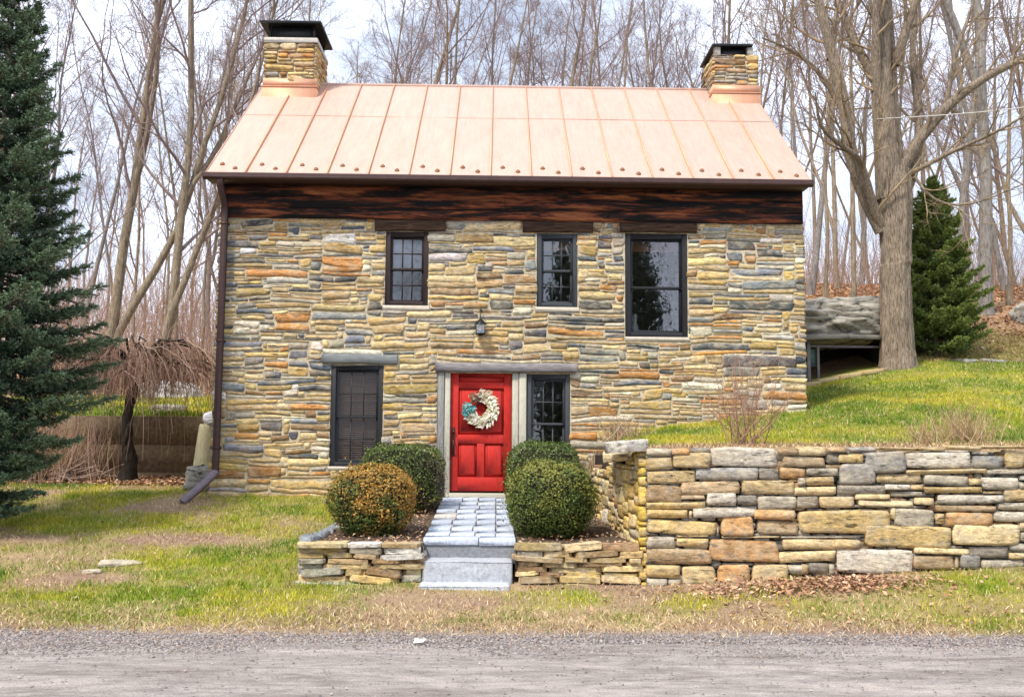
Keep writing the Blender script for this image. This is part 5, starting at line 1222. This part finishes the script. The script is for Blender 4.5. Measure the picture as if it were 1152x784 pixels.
# ------------------------------------------------------------------ left yard
bw = M(); bw.box(-13, -4.72, 2.84, 2.99, .5, 2.055, bev=.01)
for i in range(3):
    bw.box(-13, -4.72, 2.828-.004*(i % 2), 2.842, .5+i*.51, 1.005+i*.51)
tag(bw.build('board_wall', m_brownwall), 'low dark brown board wall holding up the grass behind the weeping tree', 'wall')
def rock(name, label, loc, sz, seed, cat='rock', mat=m_rock, flat=.55, rz=0, strata=.04):
    m = M(); nu, nv_ = 64, 40; U, Vv = np.meshgrid(np.linspace(0, 2*math.pi, nu), np.linspace(0, math.pi, nv_))
    d = np.stack([np.cos(U)*np.sin(Vv), np.sin(U)*np.sin(Vv), np.cos(Vv)], -1); su = (np.abs(d)**3.4).sum(-1)**(-1/3.4)
    f = su*(1+.20*fbm(d[..., 0]*1.6, d[..., 1]*1.6, d[..., 2]*1.6+seed, 95)+.06*vnoise(d[..., 0]*5, d[..., 1]*5, d[..., 2]*5+seed, 96))
    pl = d@np.array([.55, .25, .8])*4.2+.8*vnoise(d[..., 0]*2, d[..., 1]*2, d[..., 2]*2+seed, 97); f = f+strata*(np.abs((pl % 1)-.5)-.25)*2+strata*.6*vnoise(d[..., 0]*9, d[..., 1]*9, d[..., 2]*9+seed, 98)
    i = np.arange(U.size).reshape(U.shape); m.add((d*f[..., None]*np.array(sz)).reshape(-1, 3), np.stack([i[:-1, :-1], i[1:, :-1], i[1:, 1:], i[:-1, 1:]], -1).reshape(-1, 4))
    o = m.build(name, mat); o.location = loc; o.rotation_euler = (rng.normal(0, .06), rng.normal(0, .06), rz); return tag(o, label, cat) if label else o
m_lawnstone = plain('buff_stone', (.42, .36, .27), .95, 0, .4, 14, .2, bump=.5)
m_palerock = plain('pale_rock', (.58, .55, .52), .9, 0, .25, 7, .2, bump=.5)
rock('flat_rock', 'grey slab of rock lying on the grass above the brown wall', (-6.75, 4.0, hzs(-6.75, 4)+.06), (.32, .2, .12), 1, rz=.3)
rock('pale_rock', 'pale boulder at the wood edge beyond the grass strip', (-8.6, 9.4, hzs(-8.6, 9.4)+.12), (.75, .4, .34), 2, mat=m_palerock)
rock('flat_stone', 'long flat pale stone sunk in the worn patch of the left lawn', (-4.52, -3.9, hzs(-4.52, -3.9)+.012), (.24, .075, .04), 3, mat=m_lawnstone, rz=.35)
rock('flat_stone', 'small flat pale stone in front of the long one on the left lawn', (-4.72, -4.22, hzs(-4.72, -4.22)+.01), (.11, .06, .03), 4, mat=m_lawnstone)
rock('boulder', 'grey ledge boulder on the hillside beside the thick tan trunk', (15.0, 10.2, hzs(15.0, 10.2)+.2), (1.0, .8, .5), 5)
pm = M(); V = []
for z_, w, d in ((1.10, .17, .14), (1.2, .17, .14), (1.80, .115, .10), (1.86, .10, .09)):
    for sx, sy in ((-1, -1), (1, -1), (1, 1), (-1, 1)): V.append((sx*w, sy*d, z_-.8))
i = np.arange(4)
pm.add(V, np.concatenate([np.stack([r_*4+i, r_*4+(i+1) % 4, (r_+1)*4+(i+1) % 4, (r_+1)*4+i], -1) for r_ in range(3)]+[np.array([[12, 13, 14, 15]])]))
po = pm.build('stone_post', plain('pale_yellow_stone', (.46, .40, .24), .95, 0, .3, 9, .2, (3, 3, 1), .5)); po.location = (-5.02, .85, .84)
tag(po, 'short tapering pale stone post just past the left corner of the house', 'post')
rock('foundation_stone', 'rough brown foundation stone under the short pale post at the house corner', (-5.02, .78, .98), (.30, .26, .24), 8, mat=m_rock)
rock('white_stone', 'white rounded stone resting on top of the short pale post', (-4.93, .85, 1.99), (.16, .13, .11), 7, mat=plain('white_stone', (.68, .66, .66), .9, 0, .15, 9))
bp = M(); n = 170; S0 = np.stack([rng.uniform(-9.9, -7.7, n), rng.uniform(1.5, 2.3, n), rng.uniform(.84, 1.05, n)], -1); S0[:, 2] += .16*np.exp(-((S0[:, 0]+9.0)/.7)**2)*rng.random(n)
rs = np.random.default_rng(3); a_ = rng.uniform(-.6, .6, n)+math.pi*(rng.random(n) < .5)
P, Rr = grow(bp, S0, np.stack([np.cos(a_), np.sin(a_)*.6, rng.normal(0, .16, n)], -1), rng.uniform(.4, 1.3, n), rng.uniform(.012, .035, n), rng.uniform(.006, .014, n), 6, .14, 0, 6, rs)
tag(bp.build('brush_pile', bark('cut_branch', (.10, .065, .05), (.38, .27, .22), (1, 1, 1), 5, .3), smooth=True), 'heap of cut branches lying at the foot of the brown wall', 'brush pile')

# ------------------------------------------------------------------ stone cellar in the bank
rcx = thing('root_cellar', 'dark cellar opening under a great flat boulder between house and maple', 'cellar', (7.25, 5.2, 3.0))
m = M(); off = np.array([7.25, 5.2, 3.0])
def pb(m, x0, x1, y0, y1, z0, z1, **k): m.box(x0-7.25, x1-7.25, y0-5.2, y1-5.2, z0-3, z1-3, **k)
slab(m, -.55, -.16, .86, 1.5, .5, .105, .0, (.5, .5, .5), (.02, 0)); slab(m, .72, -.14, .865, 1.25, .5, .10, .0, (.5, .5, .5), (-.02, 0)); m.build('lintel', m_concrete, rcx)
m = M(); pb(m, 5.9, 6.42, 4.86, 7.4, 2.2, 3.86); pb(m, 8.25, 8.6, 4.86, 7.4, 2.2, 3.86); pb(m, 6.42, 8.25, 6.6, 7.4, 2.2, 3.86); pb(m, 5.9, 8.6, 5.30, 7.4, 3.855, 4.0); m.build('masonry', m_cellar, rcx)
m = M(); pb(m, 6.50, 6.58, 4.95, 5.03, 2.4, 3.855, bev=.008); pb(m, 6.72, 6.78, 4.97, 5.03, 2.4, 3.72, bev=.008); m.build('door_frame', m_concrete, rcx)
m = M(); pb(m, 6.42, 8.24, 4.98, 5.05, 3.70, 3.745, bev=.006); m.build('beam', m_greywood, rcx)
m = M(); pb(m, 6.53, 6.80, 5.05, 5.09, 3.28, 3.66, bev=.006); m.build('shutter', plain('faded_green_paint', (.10, .17, .14), .9, 0, .5, 9), rcx)
ro = rock('boulder_roof', None, (.02, 1.0, 1.36), (1.50, 1.25, .54), 9, strata=.11); ro.parent = rcx; ro.rotation_euler = (.05, -.06, 0)
em = M()
for i, (u_, y_, w) in enumerate([(6.3, 4.35, .5), (6.75, 4.55, .55), (7.25, 4.62, .6), (7.75, 4.62, .5)]):
    slab(em, u_, y_, hzs(u_, y_)-.02, w, .35, .09, .25, PAL['c']*.8, (.15, 0))
tag(em.build('ledge_stones', m_granite), 'row of flat pale ledge stones in the grass before the cellar opening', 'edging')
em = M(); x = 10.3
while x < 15:
    w = rng.uniform(.35, .6); slab(em, x, 5.75+rng.normal(0, .08), hzs(x, 5.75)-.05, w, rng.uniform(.25, .5), .09, rng.normal(0, .25), PAL['l']*rng.uniform(.55, .9), (rng.normal(0, .05), .05)); x += w*rng.uniform(.9, 1.5)
tag(em.build('path_edging', m_granite), 'line of pale flat stones along the top edge of the right lawn', 'edging')
# litter on the road and the service cable
lm = M(); lm.add([(-.05, -.02, 0), (.03, -.035, .012), (.055, .01, .03), (.0, .03, .012), (-.04, .025, .035), (.0, 0, .028)], None, [(0, 1, 5), (1, 2, 5), (2, 3, 5), (3, 4, 5), (4, 0, 5)])
lo = lm.build('paper_scrap', m_white); lo.location = (-.78, -7.12, .03); tag(lo, 'small crumpled white scrap lying on the edge of the road', 'litter')
cbm = M(); t = np.linspace(0, 1, 14); P = np.stack([7.9+9*t, 4.35-1.5*t, 8.55+1.7*t-.5*np.sin(t*math.pi)], -1); cbm.tubes(P, np.full(14, .011), 5)
tag(cbm.build('overhead_cable', plain('pale_cable', (.55, .53, .50), .7, 0, .1, 5)), 'thin pale overhead cable running from the maple out to the right', 'cable')
